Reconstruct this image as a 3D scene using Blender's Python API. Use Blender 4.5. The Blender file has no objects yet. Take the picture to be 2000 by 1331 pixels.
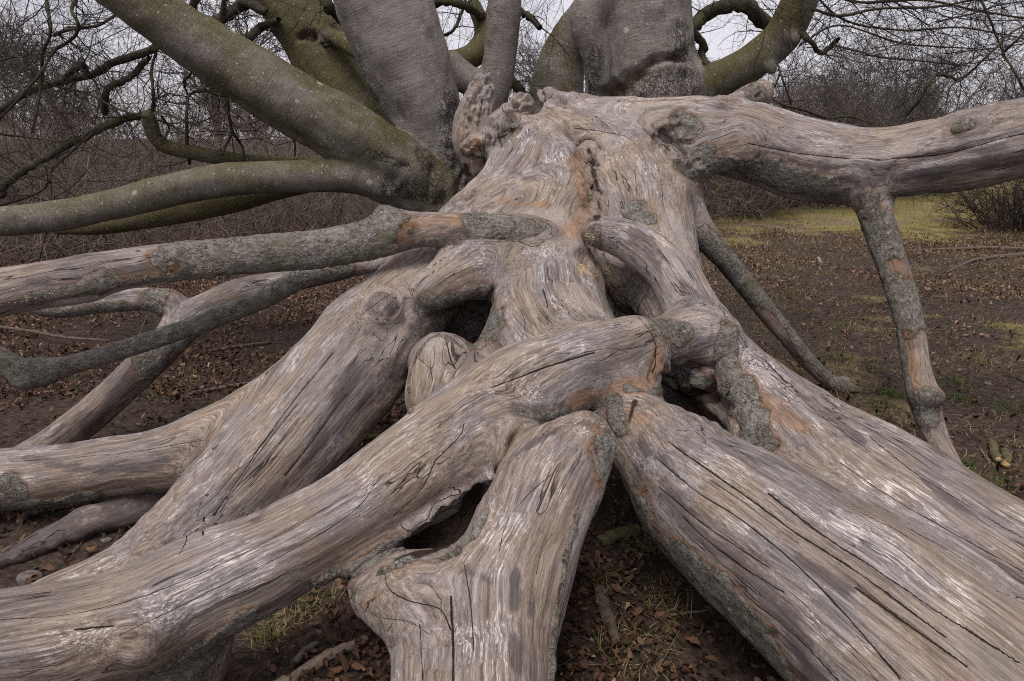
import bpy, math, random
import numpy as np
from mathutils import Vector

rng = np.random.default_rng(11)
random.seed(11)
SC = bpy.context.scene
COL = SC.collection
f32 = np.float32

# ------------------------------------------------------------------ camera, sky, sun, exposure
CAM = np.array([0.0, 0.0, 1.6])
PITCH = math.radians(16.5)
FPX = 1333.0                                     # focal length in photo pixels (2000 wide)
cam_data = bpy.data.cameras.new('camera')
cam_data.sensor_width = 36.0
cam_data.lens = 24.0
cam_data.clip_start = 0.05
cam_data.clip_end = 2000.0
cam = bpy.data.objects.new('camera', cam_data)
COL.objects.link(cam)
cam.location = CAM
cam.rotation_euler = (math.radians(90) - PITCH, 0, 0)
SC.camera = cam

SUN_EL, SUN_AZ = math.radians(64), math.radians(205)   # azimuth clockwise from +Y (behind, a little left)
world = bpy.data.worlds.new('World')
SC.world = world
world.use_nodes = True
wn, wl = world.node_tree.nodes, world.node_tree.links
wn.clear()
w_out = wn.new('ShaderNodeOutputWorld')
w_bg = wn.new('ShaderNodeBackground')
w_sky = wn.new('ShaderNodeTexSky')
w_sky.sky_type = 'NISHITA'
w_sky.sun_disc = False
w_sky.sun_elevation = SUN_EL
w_sky.sun_rotation = SUN_AZ
w_sky.air_density = 1.0
w_sky.dust_density = 4.0
w_mix = wn.new('ShaderNodeMix')
w_mix.data_type = 'RGBA'
w_tc = wn.new('ShaderNodeTexCoord')
w_map = wn.new('ShaderNodeMapping')
w_map.inputs['Scale'].default_value = (1.6, 1.6, 4.0)
w_noise = wn.new('ShaderNodeTexNoise')
w_noise.inputs['Scale'].default_value = 1.3
w_noise.inputs['Detail'].default_value = 4
w_ramp = wn.new('ShaderNodeValToRGB')            # the even cloud deck of an overcast day
w_ramp.color_ramp.elements[0].position = 0.3
w_ramp.color_ramp.elements[0].color = (7.4, 7.15, 8.0, 1)
w_ramp.color_ramp.elements[1].position = 0.7
w_ramp.color_ramp.elements[1].color = (9.6, 9.3, 10.0, 1)
w_mix.inputs['Factor'].default_value = 0.9
wl.new(w_tc.outputs['Generated'], w_map.inputs['Vector'])
wl.new(w_map.outputs['Vector'], w_noise.inputs['Vector'])
wl.new(w_noise.outputs['Fac'], w_ramp.inputs['Fac'])
wl.new(w_sky.outputs['Color'], w_mix.inputs['A'])
wl.new(w_ramp.outputs['Color'], w_mix.inputs['B'])
wl.new(w_mix.outputs['Result'], w_bg.inputs['Color'])
w_bg.inputs['Strength'].default_value = 0.050
wl.new(w_bg.outputs['Background'], w_out.inputs['Surface'])

sun_data = bpy.data.lights.new('sun', 'SUN')
sun_data.energy = 1.5
sun_data.angle = math.radians(28)
sun_data.color = (1.0, 0.95, 0.9)
sun = bpy.data.objects.new('sun', sun_data)
COL.objects.link(sun)
sdir = Vector((math.sin(SUN_AZ) * math.cos(SUN_EL), math.cos(SUN_AZ) * math.cos(SUN_EL), math.sin(SUN_EL)))
sun.rotation_euler = sdir.to_track_quat('Z', 'Y').to_euler()

SC.view_settings.view_transform = 'Standard'
SC.view_settings.look = 'None'
SC.view_settings.gamma = 1.0
SC.view_settings.use_curve_mapping = False
SC.view_settings.exposure = 1.0
SC.cycles.max_bounces = 6
SC.cycles.diffuse_bounces = 3
SC.cycles.use_denoising = False
SC.cycles.filter_width = 1.05

# ------------------------------------------------------------------ photo pixel -> place
UP = np.array([0, math.sin(PITCH), math.cos(PITCH)])
FW = np.array([0, math.cos(PITCH), -math.sin(PITCH)])
RT = np.array([1.0, 0, 0])


def at(px, py, Y):
    """point seen at photo pixel (px, py) whose distance ahead is Y; and metres per photo pixel there"""
    d = RT * ((px - 1000) / FPX) + UP * ((665.5 - py) / FPX) + FW
    t = Y / d[1]
    return CAM + d * t, t / FPX


def at_ground(px, py, z=0.0):
    d = RT * ((px - 1000) / FPX) + UP * ((665.5 - py) / FPX) + FW
    t = (z - CAM[2]) / d[2]
    return CAM + d * t, t / FPX


# ------------------------------------------------------------------ noise in numpy
def _hash(ix, iy, iz, seed):
    h = (ix.astype(np.uint32) * np.uint32(374761393) + iy.astype(np.uint32) * np.uint32(668265263)
         + iz.astype(np.uint32) * np.uint32(2147483647 - 58) + np.uint32(seed * 974711 + 13))
    h = (h ^ (h >> np.uint32(13))) * np.uint32(1274126177)
    h = h ^ (h >> np.uint32(16))
    return (h & np.uint32(0xFFFF)).astype(f32) / f32(32767.5) - f32(1)


def vnoise(P, seed=0):
    """smooth value noise, -1..1"""
    P = np.asarray(P, dtype=f32)
    I = np.floor(P).astype(np.int64)
    F = (P - I).astype(f32)
    F = F * F * F * (F * (F * 6 - 15) + 10)
    x, y, z = I[:, 0], I[:, 1], I[:, 2]
    fx, fy, fz = F[:, 0], F[:, 1], F[:, 2]

    def h(a, b, c):
        return _hash(x + a, y + b, z + c, seed)
    x00 = h(0, 0, 0) * (1 - fx) + h(1, 0, 0) * fx
    x10 = h(0, 1, 0) * (1 - fx) + h(1, 1, 0) * fx
    x01 = h(0, 0, 1) * (1 - fx) + h(1, 0, 1) * fx
    x11 = h(0, 1, 1) * (1 - fx) + h(1, 1, 1) * fx
    return (x00 * (1 - fy) + x10 * fy) * (1 - fz) + (x01 * (1 - fy) + x11 * fy) * fz


def fbm(P, seed=0, octaves=3):
    a, s, out = 1.0, 1.0, 0
    P = np.asarray(P, dtype=f32)
    for o in range(octaves):
        out = out + a * vnoise(P * s, seed + o * 7)
        a *= 0.5
        s *= 2.03
    return out


# ------------------------------------------------------------------ mesh helpers
def mesh_np(name, V, F, smooth=True, attrs=None, normals=None):
    """V (n,3); F (m,4) or (m,3)"""
    V = np.ascontiguousarray(V, dtype=f32)
    F = np.ascontiguousarray(F, dtype=np.int32)
    k = F.shape[1]
    me = bpy.data.meshes.new(name)
    me.vertices.add(len(V))
    me.vertices.foreach_set('co', V.ravel())
    me.loops.add(F.size)
    me.loops.foreach_set('vertex_index', F.ravel())
    me.polygons.add(len(F))
    me.polygons.foreach_set('loop_start', np.arange(0, F.size, k, dtype=np.int32))
    me.update(calc_edges=True)
    if smooth:
        me.polygons.foreach_set('use_smooth', np.ones(len(F), dtype=bool))
    for an, val in (attrs or {}).items():
        val = np.ascontiguousarray(val, dtype=f32)
        if val.ndim == 2:
            a = me.attributes.new(an, 'FLOAT_VECTOR', 'POINT')
            a.data.foreach_set('vector', val.ravel())
        else:
            a = me.attributes.new(an, 'FLOAT', 'POINT')
            a.data.foreach_set('value', val)
    me.update()
    if normals is not None:
        me.normals_split_custom_set_from_vertices(np.ascontiguousarray(normals, dtype=f32).tolist())
    return me


def top_of(o):
    while o.parent is not None:
        o = o.parent
    return o


def part(name, V, F, mat, parent=None, attrs=None, smooth=True):
    """a mesh given in world coordinates, linked as ONE object (under its thing or part when it has one)"""
    V = np.asarray(V, dtype=np.float64)
    if parent is not None:
        V = V - np.array(top_of(parent).location)
    me = mesh_np(name, V, F, smooth, attrs)
    me.materials.append(mat)
    o = bpy.data.objects.new(name, me)
    COL.objects.link(o)
    if parent is not None:
        o.parent = parent
    return o


def thing(name, label, cat, loc=(0, 0, 0), group=None):
    o = bpy.data.objects.new(name, None)
    COL.objects.link(o)
    o.location = loc
    o.empty_display_size = 0.2
    tag(o, label, cat, group)
    return o


def tag(o, label, cat, group=None, kind=None):
    if label:
        o['label'] = label
    if cat:
        o['category'] = cat
    if group:
        o['group'] = group
    if kind:
        o['kind'] = kind
    return o


def unit(v):
    return v / np.maximum(np.linalg.norm(v, axis=-1, keepdims=True), 1e-9)


def tubes(pts, rad, sides=3, cap=False):
    """pts (N,M,3), rad (N,M) -> V, F, per-vertex along-coordinate (one tube per row)"""
    pts = np.asarray(pts, dtype=np.float64)
    N, M, _ = pts.shape
    T = np.empty_like(pts)
    T[:, 1:-1] = pts[:, 2:] - pts[:, :-2]
    T[:, 0] = pts[:, 1] - pts[:, 0]
    T[:, -1] = pts[:, -1] - pts[:, -2]
    T = unit(T)
    ref = np.where(np.abs(T[:, :1, 2:3]) > 0.9, np.array([1.0, 0, 0]), np.array([0, 0, 1.0]))
    ref = np.broadcast_to(ref, T.shape)
    A = unit(np.cross(T, ref))
    B = np.cross(T, A)
    ang = np.arange(sides) / sides * 2 * np.pi
    V = (pts[:, :, None, :] + rad[:, :, None, None] *
         (A[:, :, None, :] * np.cos(ang)[None, None, :, None] + B[:, :, None, :] * np.sin(ang)[None, None, :, None]))
    base = (np.arange(N) * M * sides)[:, None, None]
    j = (np.arange(M - 1) * sides)[None, :, None]
    s = np.arange(sides)[None, None, :]
    s2 = (s + 1) % sides
    F = np.stack([base + j + s, base + j + s2, base + j + sides + s2, base + j + sides + s], axis=-1).reshape(-1, 4)
    return V.reshape(-1, 3), F


def catmull(P, n_per):
    """P (m,k) control rows -> smooth resampled rows, n_per per span"""
    P = np.asarray(P, dtype=np.float64)
    Q = np.vstack([2 * P[0] - P[1], P, 2 * P[-1] - P[-2]])
    out = []
    for i in range(1, len(Q) - 2):
        p0, p1, p2, p3 = Q[i - 1], Q[i], Q[i + 1], Q[i + 2]
        for t in np.arange(n_per) / n_per:
            out.append(0.5 * ((2 * p1) + (-p0 + p2) * t + (2 * p0 - 5 * p1 + 4 * p2 - p3) * t ** 2
                              + (-p0 + 3 * p1 - 3 * p2 + p3) * t ** 3))
    out.append(P[-1])
    return np.array(out)


def trace(pts, n_per=4):
    """photo trace (px,py,half width px,Y) -> centre line and radii in the place"""
    W = []
    for px, py, hw, Y in pts:
        p, m = at(px, py, Y)
        W.append([*p, max(hw * m, 0.001)])
    W = catmull(W, n_per)
    W[:, 3] = np.maximum(W[:, 3], 0.001)
    return W[:, :3], W[:, 3]


# ------------------------------------------------------------------ shader helpers
class Mat:
    def __init__(self, name, rough=0.8, spec=0.25):
        self.m = bpy.data.materials.new(name)
        self.m.use_nodes = True
        self.nt = self.m.node_tree
        self.b = self.nt.nodes['Principled BSDF']
        self.b.inputs['Roughness'].default_value = rough
        self.b.inputs['Specular IOR Level'].default_value = spec

    def n(self, typ, ins=None, **props):
        nd = self.nt.nodes.new('ShaderNode' + typ)
        for k, v in props.items():
            setattr(nd, k, v)
        for k, v in (ins or {}).items():
            self.set(nd.inputs[k], v)
        return nd

    def set(self, sock, v):
        if isinstance(v, bpy.types.NodeSocket):
            self.nt.links.new(v, sock)
        else:
            if sock.type == 'RGBA' and len(v) == 3:
                v = (*v, 1)
            sock.default_value = v

    def attr(self, name, vec=False):
        a = self.n('Attribute', attribute_name=name)
        return a.outputs['Vector' if vec else 'Fac']

    def scale(self, vec, s):
        return self.n('VectorMath', {0: vec, 1: s}, operation='MULTIPLY').outputs[0]

    def noise(self, vec, scale=1.0, detail=3, rough=0.55, dist=0.0, out='Fac'):
        return self.n('TexNoise', {'Vector': vec, 'Scale': scale, 'Detail': detail, 'Roughness': rough, 'Distortion': dist}).outputs[out]

    def voro(self, vec, scale=1.0, feature='F1', out='Distance', rand=1.0):
        return self.n('TexVoronoi', {'Vector': vec, 'Scale': scale, 'Randomness': rand}, feature=feature).outputs[out]

    def ramp(self, fac, stops, interp='LINEAR'):
        r = self.n('ValToRGB', {'Fac': fac})
        cr = r.color_ramp
        cr.interpolation = interp
        while len(cr.elements) < len(stops):
            cr.elements.new(0.5)
        for e, (p, c) in zip(cr.elements, stops):
            e.position = p
            e.color = (c, c, c, 1) if isinstance(c, (int, float)) else (*c, 1)
        return r.outputs['Color']

    def step(self, x, lo, hi, a=0.0, b=1.0):
        return self.n('MapRange', {'Value': x, 'From Min': lo, 'From Max': hi, 'To Min': a, 'To Max': b}, clamp=True).outputs[0]

    def math(self, op, a, b=0.0, clamp=False):
        return self.n('Math', {0: a, 1: b}, operation=op, use_clamp=clamp).outputs[0]

    def mix(self, fac, a, b, blend='MIX'):
        nd = self.n('Mix', data_type='RGBA', blend_type=blend)
        self.set(nd.inputs['Factor'], fac)
        self.set(nd.inputs[6], a)
        self.set(nd.inputs[7], b)
        return nd.outputs[2]

    def bump(self, h, dist, strength=1.0, normal=None):
        ins = {'Height': h, 'Distance': dist, 'Strength': strength}
        if normal is not None:
            ins['Normal'] = normal
        return self.n('Bump', ins).outputs['Normal']

    def color(self, c):
        self.set(self.b.inputs['Base Color'], c)

    def pos(self):
        return self.n('NewGeometry').outputs['Position']


# ------------------------------------------------------------------ materials
def make_dead_wood():
    M = Mat('weathered_dead_wood', 0.72, 0.25)
    gc = M.attr('gc', True)
    pos = M.pos()
    bark = M.attr('bark')
    stain, warm, soil = M.attr('stain'), M.attr('warm'), M.attr('soil')
    # bends the grain a little so that the streaks waver
    wob = M.n('VectorMath', {0: M.noise(gc, 5.0, 2, out='Color'), 1: (0.5, 0.5, 0.5)}, operation='SUBTRACT').outputs[0]
    g = M.n('VectorMath', {0: gc, 1: M.scale(wob, (0.0, 0.022, 0.022))}, operation='ADD').outputs[0]
    fibre = M.noise(M.scale(g, (10, 520, 520)), 1, 3, 0.7)
    streak = M.noise(M.scale(g, (3.6, 105, 105)), 1, 7, 0.76)
    flake = M.noise(M.scale(g, (13.0, 200, 200)), 1, 5, 0.75, 0.3)
    band = M.noise(M.scale(g, (1.3, 11, 11)), 1, 4, 0.6)
    cloud = M.noise(pos, 3.1, 4, 0.6)
    cloud2 = M.noise(pos, 8.0, 5, 0.7)
    base = M.ramp(streak, [(0.30, (0.050, 0.038, 0.034)), (0.42, (0.138, 0.108, 0.093)),
                           (0.54, (0.265, 0.212, 0.178)), (0.70, (0.43, 0.365, 0.315))])
    grey = M.ramp(streak, [(0.30, (0.066, 0.057, 0.057)), (0.42, (0.150, 0.130, 0.128)),
                           (0.55, (0.275, 0.243, 0.236)), (0.70, (0.44, 0.40, 0.385))])
    tan = M.ramp(streak, [(0.30, (0.080, 0.053, 0.036)), (0.42, (0.190, 0.132, 0.092)),
                          (0.55, (0.305, 0.238, 0.186)), (0.70, (0.45, 0.375, 0.31))])
    c = M.mix(M.step(band, 0.44, 0.56), base, grey)
    c = M.mix(M.step(cloud, 0.46, 0.60, 0, 0.8), c, tan)
    # bleached flakes of the old surface
    fl = M.math('MULTIPLY', M.step(flake, 0.53, 0.56), M.step(M.math('ADD', cloud2, M.math('MULTIPLY', M.math('SUBTRACT', band, 0.5), 0.7)), 0.53, 0.63))
    c = M.mix(M.math('MULTIPLY', fl, 0.85), c, (0.66, 0.59, 0.535))
    fd = M.math('MULTIPLY', M.step(flake, 0.45, 0.41), M.step(cloud2, 0.55, 0.45))
    c = M.mix(M.math('MULTIPLY', fd, 0.5), c, (0.075, 0.058, 0.052))
    # smooth worn areas with hardly any streaks
    worn = M.step(M.noise(M.scale(g, (1.6, 4.5, 4.5)), 1, 4, 0.6), 0.54, 0.66, 0, 0.75)
    c = M.mix(worn, c, M.mix(cloud, M.ramp(fibre, [(0.35, (0.26, 0.230, 0.216)), (0.7, (0.43, 0.39, 0.368))]), M.ramp(fibre, [(0.35, (0.27, 0.22, 0.18)), (0.7, (0.44, 0.375, 0.32))])))
    # dark weather stains
    dk = M.math('MULTIPLY', M.step(M.noise(M.scale(g, (1.5, 6.5, 6.5)), 1, 6, 0.7), 0.52, 0.66), 0.68)
    c = M.mix(dk, c, M.mix(streak, (0.040, 0.031, 0.030), (0.15, 0.125, 0.12)))
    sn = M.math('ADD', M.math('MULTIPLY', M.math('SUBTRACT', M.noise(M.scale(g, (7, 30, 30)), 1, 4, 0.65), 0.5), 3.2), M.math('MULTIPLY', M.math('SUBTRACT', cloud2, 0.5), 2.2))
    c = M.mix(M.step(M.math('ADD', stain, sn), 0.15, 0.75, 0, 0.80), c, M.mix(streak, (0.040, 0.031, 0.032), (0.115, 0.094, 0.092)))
    c = M.mix(M.step(M.math('ADD', warm, M.math('MULTIPLY', M.math('SUBTRACT', cloud2, 0.5), 2.4)), 0.25, 0.9, 0, 0.7), c,
              M.ramp(streak, [(0.3, (0.10, 0.045, 0.022)), (0.55, (0.30, 0.165, 0.085)), (0.75, (0.42, 0.27, 0.16))]))
    c = M.mix(M.math('MULTIPLY', M.step(fibre, 0.50, 0.38), 0.45), c, (0.06, 0.048, 0.042))
    # fine drying checks between the long cracks
    chk = M.math('ABSOLUTE', M.math('SUBTRACT', M.noise(M.scale(g, (0.9, 26, 26)), 1, 2, 0.5), 0.5))
    chm = M.step(M.noise(M.scale(g, (1.6, 7, 7)), 1, 2), 0.53, 0.60)
    check = M.math('MULTIPLY', M.step(chk, 0.011, 0.003), chm)
    # long cracks that were traced on the wood
    wav = M.math('MULTIPLY', M.math('SUBTRACT', M.noise(pos, 45, 4, 0.65), 0.5), 0.0045)
    wvar = M.step(M.noise(pos, 11, 2), 0.3, 0.7, 0.55, 1.5)
    crack = None
    for ch in range(4):
        sep = M.n('SeparateXYZ', {0: M.attr('crk%d' % ch, True)})
        q = M.math('DIVIDE', M.math('ABSOLUTE', M.math('ADD', sep.outputs[0], wav)), M.math('MULTIPLY', wvar, sep.outputs[2]))
        one = M.math('MULTIPLY', M.step(q, 0.0020, 0.0011), M.step(sep.outputs[1], 0.45, 0.6))
        crack = one if crack is None else M.math('MAXIMUM', crack, one)
    allc = M.math('MAXIMUM', M.math('MULTIPLY', check, 0.8), crack, clamp=True)
    c = M.mix(allc, c, (0.018, 0.013, 0.011))
    # ---- bark that still clings to it
    bn = M.math('ADD', M.math('MULTIPLY', M.noise(pos, 62, 6, 0.72), 0.55), M.math('MULTIPLY', M.noise(M.scale(gc, (26, 75, 75)), 1, 4, 0.65), 0.45))
    bn2 = M.noise(pos, 14, 4, 0.6)
    bw = M.n('VectorMath', {0: M.scale(gc, (34, 70, 70)), 1: M.scale(M.noise(pos, 28, 3, out='Color'), (2.6, 2.6, 2.6))}, operation='ADD').outputs[0]
    plate = M.voro(bw, 1, 'DISTANCE_TO_EDGE')
    pm = M.step(bn2, 0.40, 0.62)
    bc = M.ramp(bn, [(0.32, (0.045, 0.038, 0.032)), (0.43, (0.130, 0.114, 0.098)), (0.54, (0.225, 0.204, 0.178)), (0.68, (0.36, 0.335, 0.30))])
    bc = M.mix(M.step(M.noise(pos, 9, 4), 0.48, 0.66, 0, 0.7), bc, (0.105, 0.094, 0.056))
    bc = M.mix(M.step(M.noise(pos, 24, 4, 0.7), 0.57, 0.66, 0, 0.6), bc, (0.35, 0.335, 0.305))
    bc = M.mix(M.math('MULTIPLY', M.math('MULTIPLY', M.step(plate, 0.05, 0.0), pm), 0.75), bc, (0.026, 0.021, 0.017))
    be = M.math('ADD', bark, M.math('MULTIPLY', M.math('SUBTRACT', M.noise(pos, 42, 4, 0.7), 0.5), 0.35))
    isb = M.step(be, -0.02, 0.02)
    rim = M.math('MULTIPLY', M.step(be, -0.13, -0.01), M.step(be, 0.05, 0.0))
    c = M.mix(M.math('MULTIPLY', M.step(be, -0.40, 0.0), 0.55), c, (0.105, 0.068, 0.043))
    c = M.mix(isb, c, bc)
    c = M.mix(M.math('MULTIPLY', rim, 0.85), c, M.ramp(bn, [(0.4, (0.035, 0.020, 0.013)), (0.6, (0.25, 0.125, 0.06))]))  # brown broken edge of the bark, its dark part a painted shadow gap
    c = M.mix(M.step(M.math('ADD', soil, M.math('MULTIPLY', M.math('SUBTRACT', cloud2, 0.5), 0.6)), 0.35, 0.6), c,  # soil, and the shade painted into the trunk crease and right hollow
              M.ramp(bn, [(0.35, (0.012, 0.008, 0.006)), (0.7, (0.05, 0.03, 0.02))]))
    M.color(c)
    hw = M.math('ADD', M.math('MULTIPLY', fibre, 0.30), M.math('MULTIPLY', streak, 0.7))
    hw = M.math('SUBTRACT', hw, M.math('MULTIPLY', allc, 1.9))
    hb = M.math('ADD', M.math('MULTIPLY', bn, 2.0), M.math('MULTIPLY', M.math('MULTIPLY', M.step(plate, 0.06, 0.0), pm), -0.7))
    h = M.n('Mix', {0: isb, 2: hw, 3: hb}, data_type='FLOAT').outputs[0]
    M.set(M.b.inputs['Normal'], M.bump(h, M.n('Mix', {0: isb, 2: 0.007, 3: 0.014}, data_type='FLOAT').outputs[0], 1.0))
    M.set(M.b.inputs['Roughness'], M.step(streak, 0.3, 0.7, 0.62, 0.82))
    return M.m


def make_beech_bark(name, algae=0.35, rough_bark=0.0):
    M = Mat(name, 0.75, 0.25)
    gc = M.attr('gc', True)
    pos = M.pos()
    ring = M.noise(M.scale(gc, (75, 11, 11)), 1, 4, 0.6, 0.6)
    fine = M.noise(pos, 90, 3, 0.6)
    cloud = M.noise(pos, 3.5, 4, 0.6)
    rg = M.attr('rugged')
    c = M.ramp(fine, [(0.25, (0.085, 0.074, 0.065)), (0.5, (0.168, 0.148, 0.132)), (0.78, (0.26, 0.235, 0.215))])
    c = M.mix(M.math('MULTIPLY', M.step(ring, 0.47, 0.32), 0.45), c, (0.075, 0.060, 0.050))
    c = M.mix(M.step(M.noise(pos, 11, 5, 0.65), 0.50, 0.64, 0, 0.7), c, (0.095, 0.076, 0.060))
    c = M.mix(M.step(M.noise(pos, 2.1, 5, 0.65), 0.50, 0.62, 0, 0.55), c, (0.26, 0.24, 0.225))
    al = M.math('ADD', M.attr('algae'), M.math('MULTIPLY', M.math('SUBTRACT', cloud, 0.5), 1.5))
    grn = M.ramp(fine, [(0.3, (0.034, 0.028, 0.009)), (0.55, (0.076, 0.064, 0.020)), (0.8, (0.13, 0.115, 0.050))])
    c = M.mix(M.step(al, 0.2, 0.75, 0, 0.92), c, grn)
    # pale lichen spots
    v = M.voro(pos, 34, 'F1')
    vr = M.n('SeparateXYZ', {0: M.voro(pos, 34, 'F1', out='Color')})
    sp = M.math('MULTIPLY', M.step(M.math('ADD', v, M.math('MULTIPLY', fine, 0.12)), 0.30, 0.22), M.step(vr.outputs[0], 0.74, 0.78))
    v2 = M.voro(pos, 10, 'F1')
    vr2 = M.n('SeparateXYZ', {0: M.voro(pos, 10, 'F1', out='Color')})
    sp2 = M.math('MULTIPLY', M.step(M.math('ADD', v2, M.math('MULTIPLY', fine, 0.12)), 0.30, 0.24), M.step(vr2.outputs[0], 0.95, 0.96))
    c = M.mix(M.math('MULTIPLY', M.math('MAXIMUM', sp, sp2), 0.65), c, (0.36, 0.36, 0.33))
    # old rugged bark low on the stems
    bw = M.n('VectorMath', {0: M.scale(gc, (20, 38, 38)), 1: M.scale(M.noise(pos, 14, 4, out='Color'), (3.5, 3.5, 3.5))}, operation='ADD').outputs[0]
    pl = M.voro(bw, 1, 'DISTANCE_TO_EDGE')
    rug = M.step(M.math('ADD', rg, M.math('MULTIPLY', M.math('SUBTRACT', cloud, 0.5), 0.9)), 0.3, 0.6)
    fur = M.math('MULTIPLY', M.step(pl, 0.12, 0.02), rug)
    c = M.mix(M.math('MULTIPLY', fur, 0.7), c, (0.035, 0.026, 0.020))
    st = M.attr('stain')
    c = M.mix(M.step(M.math('ADD', st, M.math('MULTIPLY', M.math('SUBTRACT', fine, 0.5), 0.8)), 0.3, 0.6, 0, 0.95), c,
              M.ramp(fine, [(0.35, (0.016, 0.009, 0.006)), (0.6, (0.075, 0.042, 0.028)), (0.75, (0.16, 0.10, 0.07))]))
    M.color(c)
    h = M.math('ADD', M.math('MULTIPLY', ring, 0.65), M.math('MULTIPLY', fine, 0.45))
    h = M.math('SUBTRACT', h, M.math('MULTIPLY', fur, 1.2))
    h = M.math('ADD', h, M.math('MULTIPLY', st, -0.4))
    M.set(M.b.inputs['Normal'], M.bump(h, 0.010, 0.9))
    return M.m


def make_twig(name, ca, cb):
    M = Mat(name, 0.85, 0.15)
    M.color(M.ramp(M.noise(M.pos(), 3.0, 3), [(0.35, ca), (0.65, cb)]))
    return M.m


def make_branch(name):
    M = Mat(name, 0.85, 0.15)
    p = M.pos()
    n1 = M.noise(p, 60, 3)
    c = M.ramp(n1, [(0.3, (0.022, 0.019, 0.014)), (0.55, (0.052, 0.046, 0.030)), (0.8, (0.10, 0.094, 0.072))])
    c = M.mix(M.step(M.noise(p, 6, 3), 0.5, 0.65, 0, 0.6), c, (0.058, 0.054, 0.018))
    M.color(c)
    M.set(M.b.inputs['Normal'], M.bump(n1, 0.004, 0.8))
    return M.m


def make_soil():
    M = Mat('ground_soil', 0.92, 0.12)
    p = M.pos()
    gr = M.attr('green')
    n1 = M.noise(p, 26, 5, 0.7)
    n2 = M.noise(p, 2.2, 5, 0.6)
    n3 = M.noise(p, 110, 3, 0.6)
    soil = M.ramp(n1, [(0.28, (0.018, 0.0125, 0.010)), (0.5, (0.058, 0.041, 0.032)), (0.78, (0.14, 0.104, 0.082))])
    soil = M.mix(M.step(n3, 0.60, 0.70, 0, 0.55), soil, (0.12, 0.072, 0.042))
    grass = M.ramp(n1, [(0.3, (0.11, 0.096, 0.028)), (0.5, (0.23, 0.195, 0.06)), (0.75, (0.36, 0.30, 0.145))])
    straw = M.ramp(n1, [(0.3, (0.105, 0.074, 0.043)), (0.7, (0.30, 0.23, 0.145))])
    grass = M.mix(M.step(M.noise(p, 0.55, 5, 0.6), 0.47, 0.60), grass, straw)
    ed = M.math('ADD', gr, M.math('MULTIPLY', M.math('SUBTRACT', n2, 0.5), 1.5))
    c = M.mix(M.step(ed, 0.35, 0.65), soil, grass)
    M.color(c)
    h = M.math('ADD', n1, M.math('MULTIPLY', n3, 0.35))
    M.set(M.b.inputs['Normal'], M.bump(h, 0.03, 1.0))
    return M.m


def make_rnd(name, stops, rough=0.8, spec=0.2):
    M = Mat(name, rough, spec)
    c = M.ramp(M.attr('rnd'), stops)
    c = M.mix(M.step(M.noise(M.pos(), 70, 3), 0.35, 0.7, 0, 0.5), c, M.scale(c, (0.55, 0.5, 0.5)))
    M.color(c)
    return M.m


def make_plain(name, a, b, scale=40, rough=0.85, bump=0.004):
    M = Mat(name, rough, 0.2)
    n = M.noise(M.pos(), scale, 4, 0.6)
    M.color(M.ramp(n, [(0.3, a), (0.7, b)]))
    M.set(M.b.inputs['Normal'], M.bump(n, bump, 1.0))
    return M.m


WOOD = make_dead_wood()
BEECH = make_beech_bark('beech_bark')
BRANCH = make_branch('dark_branch_bark')
TWIG = make_twig('dark_twigs', (0.020, 0.016, 0.014), (0.050, 0.042, 0.036))
SCRUB = make_twig('scrub_twigs', (0.080, 0.058, 0.046), (0.20, 0.158, 0.130))
FARTREE = make_twig('far_tree_twigs', (0.055, 0.045, 0.039), (0.125, 0.106, 0.094))
SOIL = make_soil()
LEAF = make_rnd('dead_beech_leaves', [(0.0, (0.022, 0.014, 0.010)), (0.4, (0.070, 0.038, 0.023)), (0.75, (0.155, 0.085, 0.050)), (1.0, (0.30, 0.20, 0.135))])
GRASS = make_rnd('grass_blades', [(0.0, (0.035, 0.058, 0.010)), (0.45, (0.085, 0.115, 0.022)), (0.6, (0.165, 0.130, 0.055)), (1.0, (0.33, 0.255, 0.15))])
STICK = make_plain('fallen_stick', (0.045, 0.034, 0.026), (0.16, 0.125, 0.095), 60)
STICKPALE = make_plain('peeled_stick', (0.16, 0.115, 0.08), (0.34, 0.27, 0.21), 50)
STICKMOSS = make_plain('mossy_stick', (0.045, 0.042, 0.016), (0.125, 0.112, 0.058), 50)
STONE = make_plain('grey_stone', (0.075, 0.064, 0.058), (0.21, 0.183, 0.17), 30, bump=0.008)
FUNGUS = make_plain('ochre_fungus', (0.30, 0.18, 0.075), (0.56, 0.42, 0.235), 90)
CUTEND = make_plain('broken_wood_end', (0.20, 0.10, 0.045), (0.50, 0.34, 0.19), 90)
SPLIT = make_plain('split_plank_wood', (0.045, 0.032, 0.026), (0.17, 0.125, 0.098), 20)
CARVE = make_plain('carved_bark', (0.012, 0.010, 0.006), (0.024, 0.018, 0.011), 60)


# ------------------------------------------------------------------ swept-limb surfaces
class Limb:
    def __init__(self, part, pts, parent=None, n_per=3, k=None):
        self.part = part
        self.parent = parent
        self.C, self.R = trace(pts, n_per)
        d = np.diff(self.C, axis=0)
        self.S = np.concatenate([[0], np.cumsum(np.linalg.norm(d, axis=1))])
        T = np.gradient(self.C, axis=0)
        self.T = unit(T)


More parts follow.
